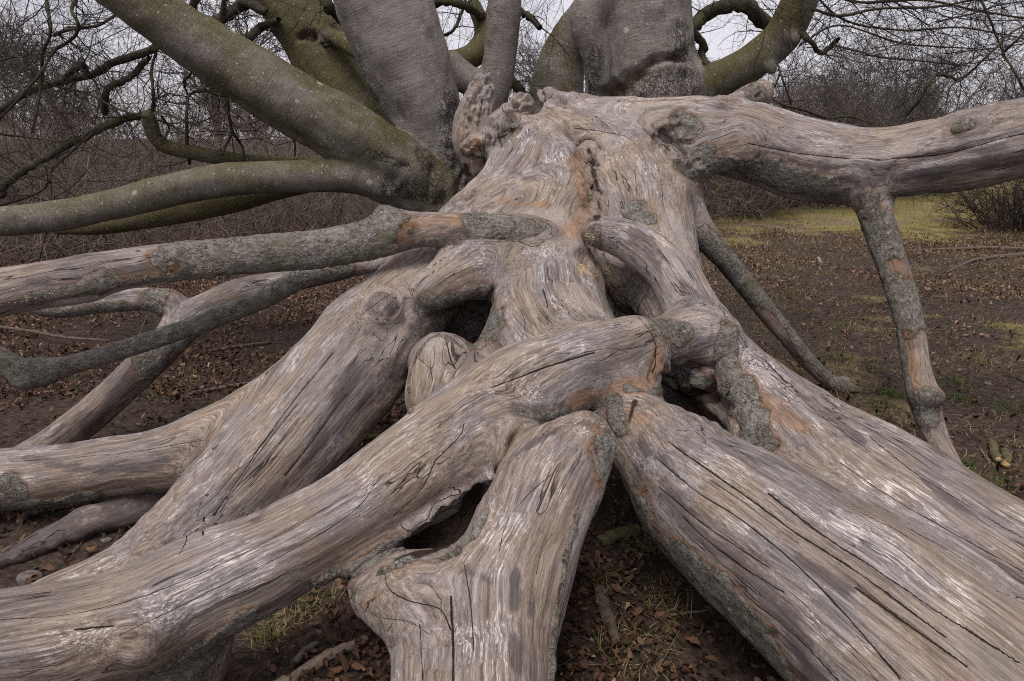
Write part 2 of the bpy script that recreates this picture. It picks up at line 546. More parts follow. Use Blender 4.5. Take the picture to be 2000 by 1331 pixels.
def frames(limbs):
    byname = {}
    for L in limbs:
        t0 = L.T[0]
        s0, seed = 0.0, None
        if L.parent is not None:
            Pn = limbs[L.parent]
            i = int(np.argmin(np.linalg.norm(Pn.C - L.C[0], axis=1)))
            s0, seed = Pn.S[i], Pn.A[i]
        if seed is None:
            seed = np.array([1.0, 0.15, 0.1])
        a = seed - t0 * np.dot(seed, t0)
        if np.linalg.norm(a) < 0.2:
            a = np.cross(t0, [0.3, 0.2, 1.0])
        a = a / np.linalg.norm(a)
        A = [a]
        for t in L.T[1:]:
            a = a - t * np.dot(a, t)
            a = a / np.linalg.norm(a)
            A.append(a)
        L.A = np.array(A)
        L.B = np.cross(L.T, L.A)
        L.S = L.S + s0


def limb_eval(P, L, full=False):
    n = len(P)
    best = np.full(n, 1e9, dtype=f32)
    bi = np.zeros(n, dtype=np.int32)
    bt = np.zeros(n, dtype=f32)
    C, R = L.C.astype(f32), L.R.astype(f32)
    for i in range(len(C) - 1):
        ab = C[i + 1] - C[i]
        t = np.clip(((P - C[i]) @ ab) / max(float(ab @ ab), 1e-9), 0, 1)
        q = P - C[i] - t[:, None] * ab
        dist = np.sqrt((q * q).sum(1)) - (R[i] + t * (R[i + 1] - R[i]))
        m = dist < best
        best[m] = dist[m]
        bi[m] = i
        bt[m] = t[m]
    t = bt[:, None]
    c = C[bi] * (1 - t) + C[bi + 1] * t
    q = P - c
    dr = q / np.maximum(np.linalg.norm(q, axis=1, keepdims=True), 1e-6)
    if not full:
        return best, dr, None, None
    A = L.A.astype(f32)
    B = L.B.astype(f32)
    T = L.T.astype(f32)
    S = L.S.astype(f32)
    a = A[bi] * (1 - t) + A[bi + 1] * t
    b = B[bi] * (1 - t) + B[bi + 1] * t
    tt = T[bi] * (1 - t) + T[bi + 1] * t
    s = S[bi] * (1 - bt) + S[bi + 1] * bt + (q * tt).sum(1)
    g = np.stack([s, (q * a).sum(1), (q * b).sum(1)], axis=1)
    return best, dr, g, tt


def field(P, limbs, k, full=False, dents=()):
    P = P.astype(f32)
    n = len(P)
    dmin = np.full(n, 1e3, dtype=f32)
    got = []
    for li, L in enumerate(limbs):
        lo = (L.C - L.R[:, None]).min(0) - 0.13
        hi = (L.C + L.R[:, None]).max(0) + 0.13
        idx = np.nonzero(((P > lo) & (P < hi)).all(1))[0]
        if not len(idx):
            continue
        d, dr, g, tt = limb_eval(P[idx], L, full)
        dmin[idx] = np.minimum(dmin[idx], d)
        got.append((li, idx, d, dr, g, tt))
    Z = np.zeros(n, dtype=f32)
    G = np.zeros((n, 3), dtype=f32)
    GC = np.zeros((n, 3), dtype=f32)
    TT = np.zeros((n, 3), dtype=f32)
    wb = np.zeros(n, dtype=f32)
    who = np.zeros(n, dtype=np.int32)
    for li, idx, d, dr, g, tt in got:
        w = np.exp(-np.clip((d - dmin[idx]) / k, 0, 40))
        Z[idx] += w
        G[idx] += w[:, None] * dr
        if full:
            GC[idx] += w[:, None] * g
            TT[idx] += w[:, None] * tt
            m = w > wb[idx]
            who[idx[m]] = li
            wb[idx[m]] = w[m]
    Z = np.maximum(Z, 1e-6)
    d = dmin - k * np.log(Z)
    G = unit(G)
    for c, r, kk in dents:
        v = P - c.astype(f32)
        dist = np.linalg.norm(v, axis=1)
        e = r - dist
        m = e > d - 3 * kk
        if not m.any():
            continue
        h = np.clip(0.5 + 0.5 * (e[m] - d[m]) / kk, 0, 1)
        gd = -v[m] / np.maximum(dist[m, None], 1e-6)
        d[m] = d[m] * (1 - h) + e[m] * h + kk * h * (1 - h)
        G[m] = unit(G[m] * (1 - h[:, None]) + gd * h[:, None])
    if full:
        return d, G, GC / Z[:, None], unit(TT), who
    return d, G


def vnormals(V, F):
    fn = np.cross(V[F[:, 2]] - V[F[:, 0]], V[F[:, 3]] - V[F[:, 1]])
    N = np.zeros_like(V)
    for a in range(3):
        acc = np.zeros(len(V))
        for c in range(4):
            acc += np.bincount(F[:, c], weights=fn[:, a], minlength=len(V))
        N[:, a] = acc
    return unit(N)


def laplace(V, F, it=1, lam=0.5):
    e0 = np.concatenate([F[:, i] for i in range(4)])
    e1 = np.concatenate([F[:, (i + 1) % 4] for i in range(4)])
    cnt = np.maximum(np.bincount(e0, minlength=len(V)) + np.bincount(e1, minlength=len(V)), 1)
    for _ in range(it):
        avg = np.stack([(np.bincount(e0, weights=V[e1, a], minlength=len(V)) +
                         np.bincount(e1, weights=V[e0, a], minlength=len(V))) / cnt for a in range(3)], axis=1)
        V = V + lam * (avg - V)
    return V


def union_surface(limbs, voxel, k, dents=(), newton=3):
    VV, FF, off = [], [], 0
    sides = 16
    for L in limbs:
        t0, t1 = L.T[0], L.T[-1]
        C = np.vstack([L.C[0] - t0 * L.R[0] * 0.95, L.C[0] - t0 * L.R[0] * 0.6, L.C, L.C[-1] + t1 * L.R[-1] * 0.6, L.C[-1] + t1 * L.R[-1] * 0.95])
        R = np.concatenate([[L.R[0] * 0.12, L.R[0] * 0.75], L.R, [L.R[-1] * 0.75, L.R[-1] * 0.12]])
        v, f = tubes(C[None], R[None], sides)
        n = len(C)
        caps = [[i, (i + 1), (i + 2), (i + 3)] for i in (0,)]
        v = np.vstack([v, C[0] - t0 * L.R[0] * 0.05, C[-1] + t1 * L.R[-1] * 0.05])
        s = np.arange(sides)
        s2 = (s + 1) % sides
        fa = np.stack([s2, s, np.full(sides, n * sides)], 1)
        fb = np.stack([(n - 1) * sides + s, (n - 1) * sides + s2, np.full(sides, n * sides + 1)], 1)
        tri = np.vstack([f[:, [0, 1, 2]], f[:, [0, 2, 3]], fa, fb])
        VV.append(v)
        FF.append(tri + off)
        off += len(v)
    me = mesh_np('blank', np.vstack(VV), np.vstack(FF))
    o = bpy.data.objects.new('blank', me)
    COL.objects.link(o)
    md = o.modifiers.new('r', 'REMESH')
    md.mode = 'VOXEL'
    md.voxel_size = voxel
    dg = bpy.context.evaluated_depsgraph_get()
    ev = o.evaluated_get(dg)
    m2 = ev.to_mesh()
    V = np.empty(len(m2.vertices) * 3, dtype=f32)
    m2.vertices.foreach_get('co', V)
    V = V.reshape(-1, 3).astype(np.float64)
    tot = np.empty(len(m2.polygons), dtype=np.int32)
    m2.polygons.foreach_get('loop_total', tot)
    li = np.empty(len(m2.loops), dtype=np.int32)
    m2.loops.foreach_get('vertex_index', li)
    assert (tot == 4).all()
    F = li.reshape(-1, 4)
    ev.to_mesh_clear()
    bpy.data.objects.remove(o)
    bpy.data.meshes.remove(me)
    V = laplace(V, F, 2, 0.5)
    for it in range(newton):
        d, G = field(V, limbs, k, dents=dents)
        V = V - np.clip(d, -0.04, 0.04)[:, None] * G * 0.9
        V = laplace(V, F, 1, 0.35)
    return V, F


def pix(V):
    q = V - CAM
    z = q @ FW
    return 1000 + FPX * (q @ RT) / z, 665.5 - FPX * (q @ UP) / z, z


class Painter:
    """finds the place on a surface that a photo pixel shows, and measures distances from strokes drawn there"""

    def __init__(self, V, N):
        self.V = V
        self.px, self.py, self.z = pix(V)
        self.front = ((N * (V - CAM)).sum(1) < 0) & (self.z > 0.2)

    def hit(self, x, y, win=7):
        m = np.nonzero(self.front & (np.abs(self.px - x) < win) & (np.abs(self.py - y) < win))[0]
        if not len(m):
            return None
        return float(self.z[m].min()) + 0.002

    def path(self, pts, step=12.0):
        P = catmull([p[:2] for p in pts], 8)
        L = np.concatenate([[0], np.cumsum(np.linalg.norm(np.diff(P, axis=0), axis=1))])
        n = max(3, int(L[-1] / step))
        u = np.linspace(0, L[-1], n)
        X, Y = np.interp(u, L, P[:, 0]), np.interp(u, L, P[:, 1])
        z = [self.hit(a, b) for a, b in zip(X, Y)]
        ok = [i for i, q in enumerate(z) if q is not None]
        if len(ok) < 2:
            return None, None
        zz = np.interp(np.arange(n), ok, [z[i] for i in ok])
        zs = zz.copy()
        for _ in range(2):
            zs[1:-1] = (zs[:-2] + zs[1:-1] * 2 + zs[2:]) / 4
        D = RT[None] * ((X - 1000) / FPX)[:, None] + UP[None] * ((665.5 - Y) / FPX)[:, None] + FW[None]
        return CAM + D * zs[:, None], zs / FPX

    def near(self, Q, margin):
        lo, hi = Q.min(0) - margin, Q.max(0) + margin
        return np.nonzero(((self.V > lo) & (self.V < hi)).all(1))[0]

    def stroke(self, out, pts, hw, gain=1.0, only=None):
        """out = max(out, 1 - dist/half width)"""
        Q, m = self.path(pts)
        if Q is None:
            return
        rad = hw * float(m.mean())
        idx = self.near(Q, rad * 2.2)
        if only is not None:
            idx = idx[only[idx]]
        if not len(idx):
            return
        P = self.V[idx]
        best = np.full(len(P), 1e9)
        for i in range(len(Q) - 1):
            ab = Q[i + 1] - Q[i]
            t = np.clip(((P - Q[i]) @ ab) / max(ab @ ab, 1e-9), 0, 1)
            best = np.minimum(best, np.linalg.norm(P - Q[i] - t[:, None] * ab, axis=1))
        val = gain * (1 - best / rad)
        out[idx] = np.maximum(out[idx], np.maximum(val, -1.0))

    def crack(self, chans, N, pts, w):
        Q, m = self.path(pts)
        if Q is None:
            return
        for ch in chans:                       # cracks that run close together go to different channels
            if all(np.linalg.norm(Q[:, None] - q[None], axis=2).min() > 0.09 for q in ch['lines']):
                break
        else:
            return
        ch['lines'].append(Q)
        sd, mask, width = ch['sd'], ch['mask'], ch['w']
        idx = self.near(Q, 0.036)
        if not len(idx):
            return
        P, nn = self.V[idx], N[idx]
        best = np.full(len(P), 1e9)
        sg = np.full(len(P), 0.02)
        inside = np.zeros(len(P), bool)
        for i in range(len(Q) - 1):
            ab = Q[i + 1] - Q[i]
            tr = ((P - Q[i]) @ ab) / max(ab @ ab, 1e-9)
            t = np.clip(tr, 0, 1)
            q = P - Q[i] - t[:, None] * ab
            dist = np.linalg.norm(q, axis=1)
            side = (np.cross(nn, ab / max(np.linalg.norm(ab), 1e-9)) * q).sum(1)
            b = dist < best
            best[b] = dist[b]
            sg[b] = side[b]
            okr = (tr > 0) | (i > 0)
            okr &= (tr < 1) | (i < len(Q) - 2)
            inside[b] = okr[b]
        m2 = (best < 0.034) & (best < ch['d'][idx])
        k = idx[m2]
        ch['d'][k] = best[m2]
        sd[k] = np.clip(sg[m2], -0.02, 0.02)
        mask[k] = (inside & (best < 0.0150))[m2]
        width[k] = w


def components(F, nvert):
    """label of each face's connected piece"""
    lab = np.arange(nvert)
    while True:
        m = lab[F].min(1)
        new = lab.copy()
        for c in range(F.shape[1]):
            np.minimum.at(new, F[:, c], m)
        new = new[new]
        if (new == lab).all():
            break
        lab = new
    return lab[F[:, 0]]


def split_parts(V, F, N, who, limbs, attrs, root, mat, bark=None, labels=None):
    """one object per named part; faces under bark become that part's child named bark"""
    fp = who[F[:, 0]]
    keys = []
    kid = {}
    for L in limbs:
        key = L.part
        if key not in kid:
            kid[key] = len(kid)
            keys.append(key)
    lut = np.array([kid[L.part] for L in limbs])
    fk = lut[fp]
    made = {}
    fb = None
    if bark is not None:
        fb = bark[F].max(1) > -0.06
    for key in keys:
        m = fk == kid[key]
        if not m.any():
            continue
        sets = [('main', m)]
        if fb is not None:
            mb = m & fb
            fi = np.nonzero(mb)[0]
            if len(fi) > 60:
                pieces = []
                rest = m.copy()
                u0, inv0 = np.unique(F[fi], return_inverse=True)
                comp = components(inv0.reshape(-1, 4), len(u0))
                for c_ in np.unique(comp):
                    sel = fi[comp == c_]
                    if len(sel) > 90:
                        mm = np.zeros(len(F), bool)
                        mm[sel] = True
                        pieces.append(('bark', mm))
                        rest &= ~mm
                if rest.sum() > 60:
                    sets = [('main', rest)] + pieces
        par = None
        full = []
        for nm, mm in sets:
            fi = np.nonzero(mm)[0]
            if nm == 'main':
                u0, inv0 = np.unique(F[fi], return_inverse=True)
                comp = components(inv0.reshape(-1, 4), len(u0))
                ids, cnt = np.unique(comp, return_counts=True)
                for c_ in ids[np.argsort(-cnt)]:
                    m1 = np.zeros(len(F), bool)
                    m1[fi[comp == c_]] = True
                    full.append(('main', m1))
            else:
                full.append((nm, mm))
        for nm, mm in full:
            ff = F[mm]
            u, inv = np.unique(ff, return_inverse=True)
            name = key.split('#')[0] if nm == 'main' else 'bark'
            me = mesh_np(name, V[u] - np.array(root.location), inv.reshape(-1, 4), attrs={a: v[u] for a, v in attrs.items()}, normals=N[u])
            me.materials.append(mat)
            o = bpy.data.objects.new(name, me)
            COL.objects.link(o)
            o.parent = root if (par is None or nm == 'main') else par
            if par is None:
                par = o
                made[key] = o
            if nm == 'main':
                if labels and key in labels:
                    o['label'] = labels[key]
    return made


# ------------------------------------------------------------------ the ground
def ground_z(x, y):
    P = np.stack([x, y, np.zeros_like(x)], 1)
    near = np.clip(1 - np.hypot(x, y) / 60, 0, 1)
    return (0.035 * vnoise(P * 0.9, 3) + 0.016 * vnoise(P * 3.1, 4) + 0.008 * vnoise(P * 9.0, 5)) * near + 0.25 * vnoise(P * 0.05, 6) * np.clip((y - 14) / 30, 0, 1)


def greenness(x, y):
    P = np.stack([x, y, np.zeros_like(x)], 1)
    base = np.clip((y - 9.5 - 0.15 * x) / 5.0, 0, 1) * np.clip((x - 1.2) / 2.0, 0, 1)
    return base * 0.85 + (0.34 * vnoise(P * 0.9, 9) + 0.26 * vnoise(P * 2.6, 10) + 0.16) * np.clip((x - 0.6) / 1.2, 0, 1) * np.clip((y - 2.6) / 1.5, 0, 1) + 0.02


gu = np.linspace(-1, 1, 240)
gx = 9.0 * gu + 900 * np.sign(gu) * np.abs(gu) ** 7
gv = np.linspace(0, 1, 300)
gy = -3 + 17 * gv + 1200 * gv ** 9
GX, GY = np.meshgrid(gx, gy)
gxf, gyf = GX.ravel(), GY.ravel()
GV = np.stack([gxf, gyf, ground_z(gxf, gyf)], 1)
ii = np.arange(len(gy) - 1)[:, None] * len(gx) + np.arange(len(gx) - 1)[None]
GF = np.stack([ii, ii + 1, ii + 1 + len(gx), ii + len(gx)], -1).reshape(-1, 4)
ground = part('ground', GV, GF, SOIL, attrs={'green': greenness(gxf, gyf)})
ground['kind'] = 'structure'

# ------------------------------------------------------------------ the fallen dead beech
FT = thing('fallen_tree', 'huge fallen dead beech with silvery barkless trunk and sprawling limbs filling the foreground', 'tree', (0.2, 3.2, 0.0))
LM = []


SLIM = {'branch#prop': 0.78, 'branch#thin prop': 0.82, 'branch#upper left': 0.92, 'branch#lichened': 0.86, 'branch#leaning': 0.9}


def limb(part_name, pts, parent=None, n=3):
    pts = [(a, b, c * SLIM.get(part_name, 1.0), d) for a, b, c, d in pts]
    LM.append(Limb(part_name, pts, parent, n))
    return len(LM) - 1


t_mid = limb('trunk', [(1120, 262, 70, 4.75), (1190, 330, 95, 4.45), (1240, 430, 95, 4.0), (1265, 520, 90, 3.6)])
t_left = limb('trunk', [(1000, 285, 55, 4.75), (1050, 340, 95, 4.5), (1015, 415, 105, 4.2), (930, 475, 95, 3.9), (860, 540, 75, 3.5)], t_mid)
t_cen = limb('trunk', [(1075, 330, 70, 4.6), (1090, 420, 90, 4.1), (1060, 500, 100, 3.55), (1072, 590, 104, 3.2), (1090, 680, 118, 2.85), (1160, 770, 110, 2.55), (1215, 830, 80, 2.35)], t_mid)
t_ridge = limb('trunk', [(920, 292, 22, 4.65), (965, 255, 26, 4.7), (1020, 205, 22, 4.8)], t_left)
t_lobe = limb('trunk', [(1020, 500, 80, 3.45), (940, 520, 66, 3.3), (880, 548, 48, 3.15), (848, 566, 38, 3.1)], t_cen)
t_point = limb('trunk', [(1062, 183, 10, 4.9), (1095, 205, 20, 4.85), (1150, 235, 40, 4.75), (1230, 260, 60, 4.55)], t_mid)
t_roll = limb('trunk', [(1100, 245, 26, 4.45), (1150, 262, 24, 4.3), (1205, 300, 30, 4.2)], t_mid)
splint = limb('splinter', [(930, 330, 26, 4.95), (918, 270, 34, 4.95), (928, 215, 34, 4.97), (945, 165, 16, 5.0)], t_left)
# far right ridge and the broad right limb
r_far = limb('limb#right', [(1255, 400, 80, 4.1), (1272, 500, 74, 3.6), (1332, 620, 72, 3.05), (1452, 766, 78, 2.6), (1685, 925, 90, 2.25), (1950, 1075, 98, 1.95), (2250, 1225, 110, 1.7)], t_mid)
r_mid = limb('limb#right', [(1462, 745, 46, 2.68), (1512, 812, 80, 2.42), (1620, 910, 120, 2.15), (1820, 1050, 150, 1.85), (2050, 1210, 170, 1.6), (2300, 1400, 180, 1.4)], r_far)
r_fill = limb('limb#right', [(1500, 900, 70, 2.25), (1640, 1010, 110, 2.0), (1850, 1180, 140, 1.72), (2100, 1380, 160, 1.5)], r_mid)
r_front = limb('limb#right', [(1235, 815, 40, 2.35), (1290, 880, 92, 2.15), (1390, 975, 135, 1.95), (1540, 1090, 165, 1.72), (1720, 1230, 195, 1.5), (1950, 1420, 215, 1.3)], r_mid)
r_wall = limb('limb#right', [(1415, 668, 15, 2.6), (1428, 720, 18, 2.55), (1440, 775, 20, 2.48), (1465, 830, 24, 2.38)], r_mid)
r_flow = limb('limb#right', [(1435, 755, 22, 2.5), (1460, 810, 26, 2.4), (1482, 862, 16, 2.3)], r_mid)
# upper right limb with its two props
i_up = limb('limb#upper', [(1215, 265, 62, 4.55), (1340, 262, 66, 4.35), (1470, 282, 74, 4.2), (1610, 322, 76, 4.05), (1720, 320, 66, 3.9), (1850, 304, 70, 3.75), (2000, 268, 74, 3.55), (2250, 200, 80, 3.3)], t_mid)
i_under = limb('limb#upper', [(1335, 330, 40, 4.15), (1390, 300, 34, 4.1), (1440, 285, 40, 4.05)], t_mid)
j_leg = limb('branch#prop', [(1690, 350, 44, 3.85), (1712, 430, 38, 3.8), (1742, 520, 35, 3.7), (1770, 610, 32, 3.58), (1785, 700, 29, 3.47), (1800, 780, 28, 3.37), (1825, 850, 26, 3.27), (1858, 915, 22, 3.17)], i_up)
j_knot = limb('branch#prop', [(1805, 770, 26, 3.33), (1828, 776, 16, 3.28)], j_leg)
k_leg = limb('branch#thin prop', [(1330, 375, 42, 4.15), (1362, 440, 36, 4.12), (1410, 500, 27, 4.1), (1465, 570, 24, 4.13), (1530, 650, 21, 4.15), (1585, 715, 18, 4.18), (1630, 752, 13, 4.2), (1680, 766, 9, 4.22)], r_far)
# left big limb
a_limb = limb('limb#left', [(840, 545, 72, 3.45), (750, 645, 98, 3.15), (655, 755, 108, 2.9), (560, 870, 108, 2.68), (462, 975, 108, 2.48), (350, 1070, 88, 2.3), (230, 1135, 62, 2.15), (60, 1200, 50, 2.0)], t_left)
p_limb = limb('limb#low left', [(600, 730, 38, 2.95), (520, 790, 52, 2.88), (420, 860, 66, 2.78), (300, 897, 58, 2.7), (150, 925, 60, 2.66), (0, 940, 62, 2.62), (-200, 950, 62, 2.6)], a_limb)
p_lump = limb('limb#low left', [(372, 915, 30, 2.72), (340, 932, 20, 2.68)], p_limb)
# front crossing limb
c_arm = limb('limb#arched', [(1170, 450, 26, 3.28), (1235, 475, 42, 3.18), (1298, 522, 42, 3.0), (1335, 585, 40, 2.85), (1345, 632, 44, 2.72)], t_cen)
d_stub = limb('limb#arched', [(1300, 660, 42, 2.6), (1350, 645, 46, 2.62), (1398, 650, 42, 2.62)], c_arm)
b_limb = limb('limb#crossing', [(1228, 686, 68, 2.5), (1130, 718, 76, 2.38), (1010, 775, 92, 2.22), (905, 850, 100, 2.05), (800, 925, 98, 1.92), (690, 1005, 92, 1.8), (560, 1075, 94, 1.7), (400, 1148, 102, 1.6), (210, 1222, 104, 1.5), (0, 1265, 108, 1.42), (-220, 1300, 110, 1.36)], d_stub)
b_heel = limb('limb#crossing', [(945, 865, 52, 2.0), (985, 852, 36, 2.0)], b_limb)
b_leg = limb('stub#prop', [(400, 1180, 70, 1.66), (360, 1270, 88, 1.66), (310, 1400, 95, 1.64)], b_limb)
# front centre fork
e_arm = limb('limb#fork', [(1140, 868, 56, 1.98), (1085, 940, 92, 1.84), (1035, 1050, 98, 1.68), (995, 1170, 110, 1.53), (985, 1290, 102, 1.42), (985, 1480, 104, 1.3)], r_front)
e_left = limb('limb#fork', [(740, 1160, 42, 1.66), (800, 1185, 68, 1.56), (850, 1260, 88, 1.46), (850, 1350, 90, 1.38), (850, 1480, 95, 1.3)], e_arm)
e_fill = limb('limb#fork', [(800, 1165, 50, 1.62), (890, 1175, 66, 1.58), (975, 1150, 70, 1.6)], e_arm)
e_rim = limb('limb#fork', [(745, 1128, 14, 1.68), (830, 1112, 18, 1.68), (905, 1085, 18, 1.70), (945, 1020, 16, 1.74)], e_arm)
e_pocket = limb('limb#fork', [(800, 1110, 40, 1.85), (880, 1050, 55, 1.92), (930, 960, 40, 1.98)], e_arm)
u_stub = limb('stub#sawn', [(862, 712, 62, 2.85), (850, 780, 60, 2.75)], a_limb)
g_lump = limb('trunk', [(1262, 560, 34, 3.42), (1228, 580, 28, 3.45)], t_cen)
t_under = limb('trunk', [(800, 655, 50, 3.62), (890, 650, 62, 3.55), (985, 665, 70, 3.5)], t_cen)
t_flare = limb('trunk', [(1030, 630, 60, 3.05), (985, 690, 50, 2.9), (935, 760, 44, 2.72)], t_cen)
h_lump = limb('limb#right', [(1300, 722, 26, 2.75), (1345, 748, 20, 2.68)], r_mid)
h_back = limb('limb#right', [(1290, 740, 60, 3.0), (1390, 800, 60, 2.85), (1440, 850, 60, 2.7)], r_mid)
# left branches
l_br = limb('branch#upper left', [(1062, 462, 16, 3.28), (1000, 447, 26, 3.28), (900, 446, 31, 3.26), (800, 452, 35, 3.22), (650, 484, 39, 3.15), (500, 498, 37, 3.08), (350, 512, 40, 3.0), (200, 532, 43, 2.93), (80, 552, 46, 2.87), (-80, 575, 46, 2.8)], t_cen)
l_knob = limb('branch#upper left', [(765, 440, 26, 3.2), (752, 420, 16, 3.2)], l_br)
l_fork = limb('branch#upper left', [(170, 560, 24, 2.9), (80, 575, 18, 2.85), (10, 590, 18, 2.8), (-60, 620, 18, 2.75)], l_br)
m_br = limb('branch#lichened', [(800, 498, 17, 3.5), (700, 522, 17, 3.4), (600, 540, 21, 3.32), (520, 580, 23, 3.25), (430, 618, 20, 3.2), (300, 664, 19, 3.12), (150, 710, 20, 3.05), (60, 728, 20, 3.02), (0, 700, 22, 3.0), (-80, 660, 22, 2.98)], t_left)
m_stub = limb('branch#lichened', [(75, 728, 22, 3.02), (48, 745, 14, 3.0)], m_br)
n_br = limb('branch#leaning', [(760, 505, 16, 3.95), (620, 540, 20, 3.85), (500, 560, 26, 3.75), (400, 605, 33, 3.65), (325, 672, 36, 3.55), (250, 745, 36, 3.47), (150, 835, 36, 3.38), (50, 900, 34, 3.3)], t_left)
o_br = limb('branch#leaning', [(330, 590, 28, 3.62), (285, 585, 24, 3.6), (200, 590, 23, 3.56), (110, 602, 22, 3.5), (45, 592, 14, 3.45)], n_br)
for px_, py_, hw_, y0_, y1_, pn_, par_ in [(272, 1262, 34, 1.49, 1.415, 'limb#crossing', b_limb), (880, 880, 40, 2.02, 1.955, 'limb#crossing', b_limb),
                                         (1885, 246, 17, 3.72, 3.60, 'limb#upper', i_up), (1985, 1262, 34, 1.66, 1.52, 'limb#right', r_mid),
                                         (742, 600, 30, 3.14, 2.955, 'limb#left', a_limb),
                                         (1290, 395, 22, 4.0, 3.80, 'trunk', t_mid), (870, 1185, 26, 1.56, 1.475, 'limb#fork', e_left)]:
    limb(pn_, [(px_, py_, hw_, y0_), (px_ + 4, py_ - 3, hw_ * 0.7, y1_)], par_)
end_a = limb('stub#torn', [(1415, 215, 18, 4.35), (1445, 200, 20, 4.45), (1468, 190, 24, 4.6), (1486, 184, 25, 4.8)], i_up)
top_b = limb('branch#thin prop', [(1640, 756, 9, 4.2), (1650, 742, 6, 4.22)], k_leg)
frames(LM)


def dent(px, py, Y, r_px, kk=0.02):
    p, m = at(px, py, Y)
    return (p, r_px * m, kk)


DENTS = [dent(995, 265, 4.45, 30), dent(968, 275, 4.5, 22), dent(1148, 300, 4.2, 26), dent(1158, 350, 4.05, 20),
         dent(1166, 390, 3.92, 15, 0.012), dent(1166, 420, 3.82, 13, 0.012), dent(1162, 325, 4.12, 16, 0.012), dent(1290, 268, 4.2, 16), dent(1325, 243, 4.15, 14), dent(905, 520, 3.15, 18, 0.03), dent(1150, 500, 3.2, 26),
         dent(1240, 560, 3.05, 24), dent(905, 320, 4.6, 24), dent(250, 645, 3.02, 9, 0.006), dent(38, 718, 2.95, 11, 0.008),
         dent(560, 810, 2.45, 30, 0.05), dent(1372, 768, 2.5, 46), dent(1390, 735, 2.6, 30), dent(1400, 790, 2.45, 30), dent(880, 1010, 1.75, 46),
         dent(1095, 225, 4.65, 15, 0.01)]

V, F = union_surface(LM, 0.0102, 0.036, DENTS, 4)
d, G, gc, tt, who = field(V, LM, 0.04, full=True)
N = vnormals(V, F)
PT = Painter(V, N)
nv = len(V)

bark = np.full(nv, -1.0)
stain = np.full(nv, -1.0)
warm = np.full(nv, -1.0)
soil = np.full(nv, -1.0)  # soil in the fork pocket; also painted shade in trunk crease and hollow
rag = np.full(nv, -1.0)
pnames = np.array([L.part for L in LM])


def onpart(key):
    return (pnames == key)[who]


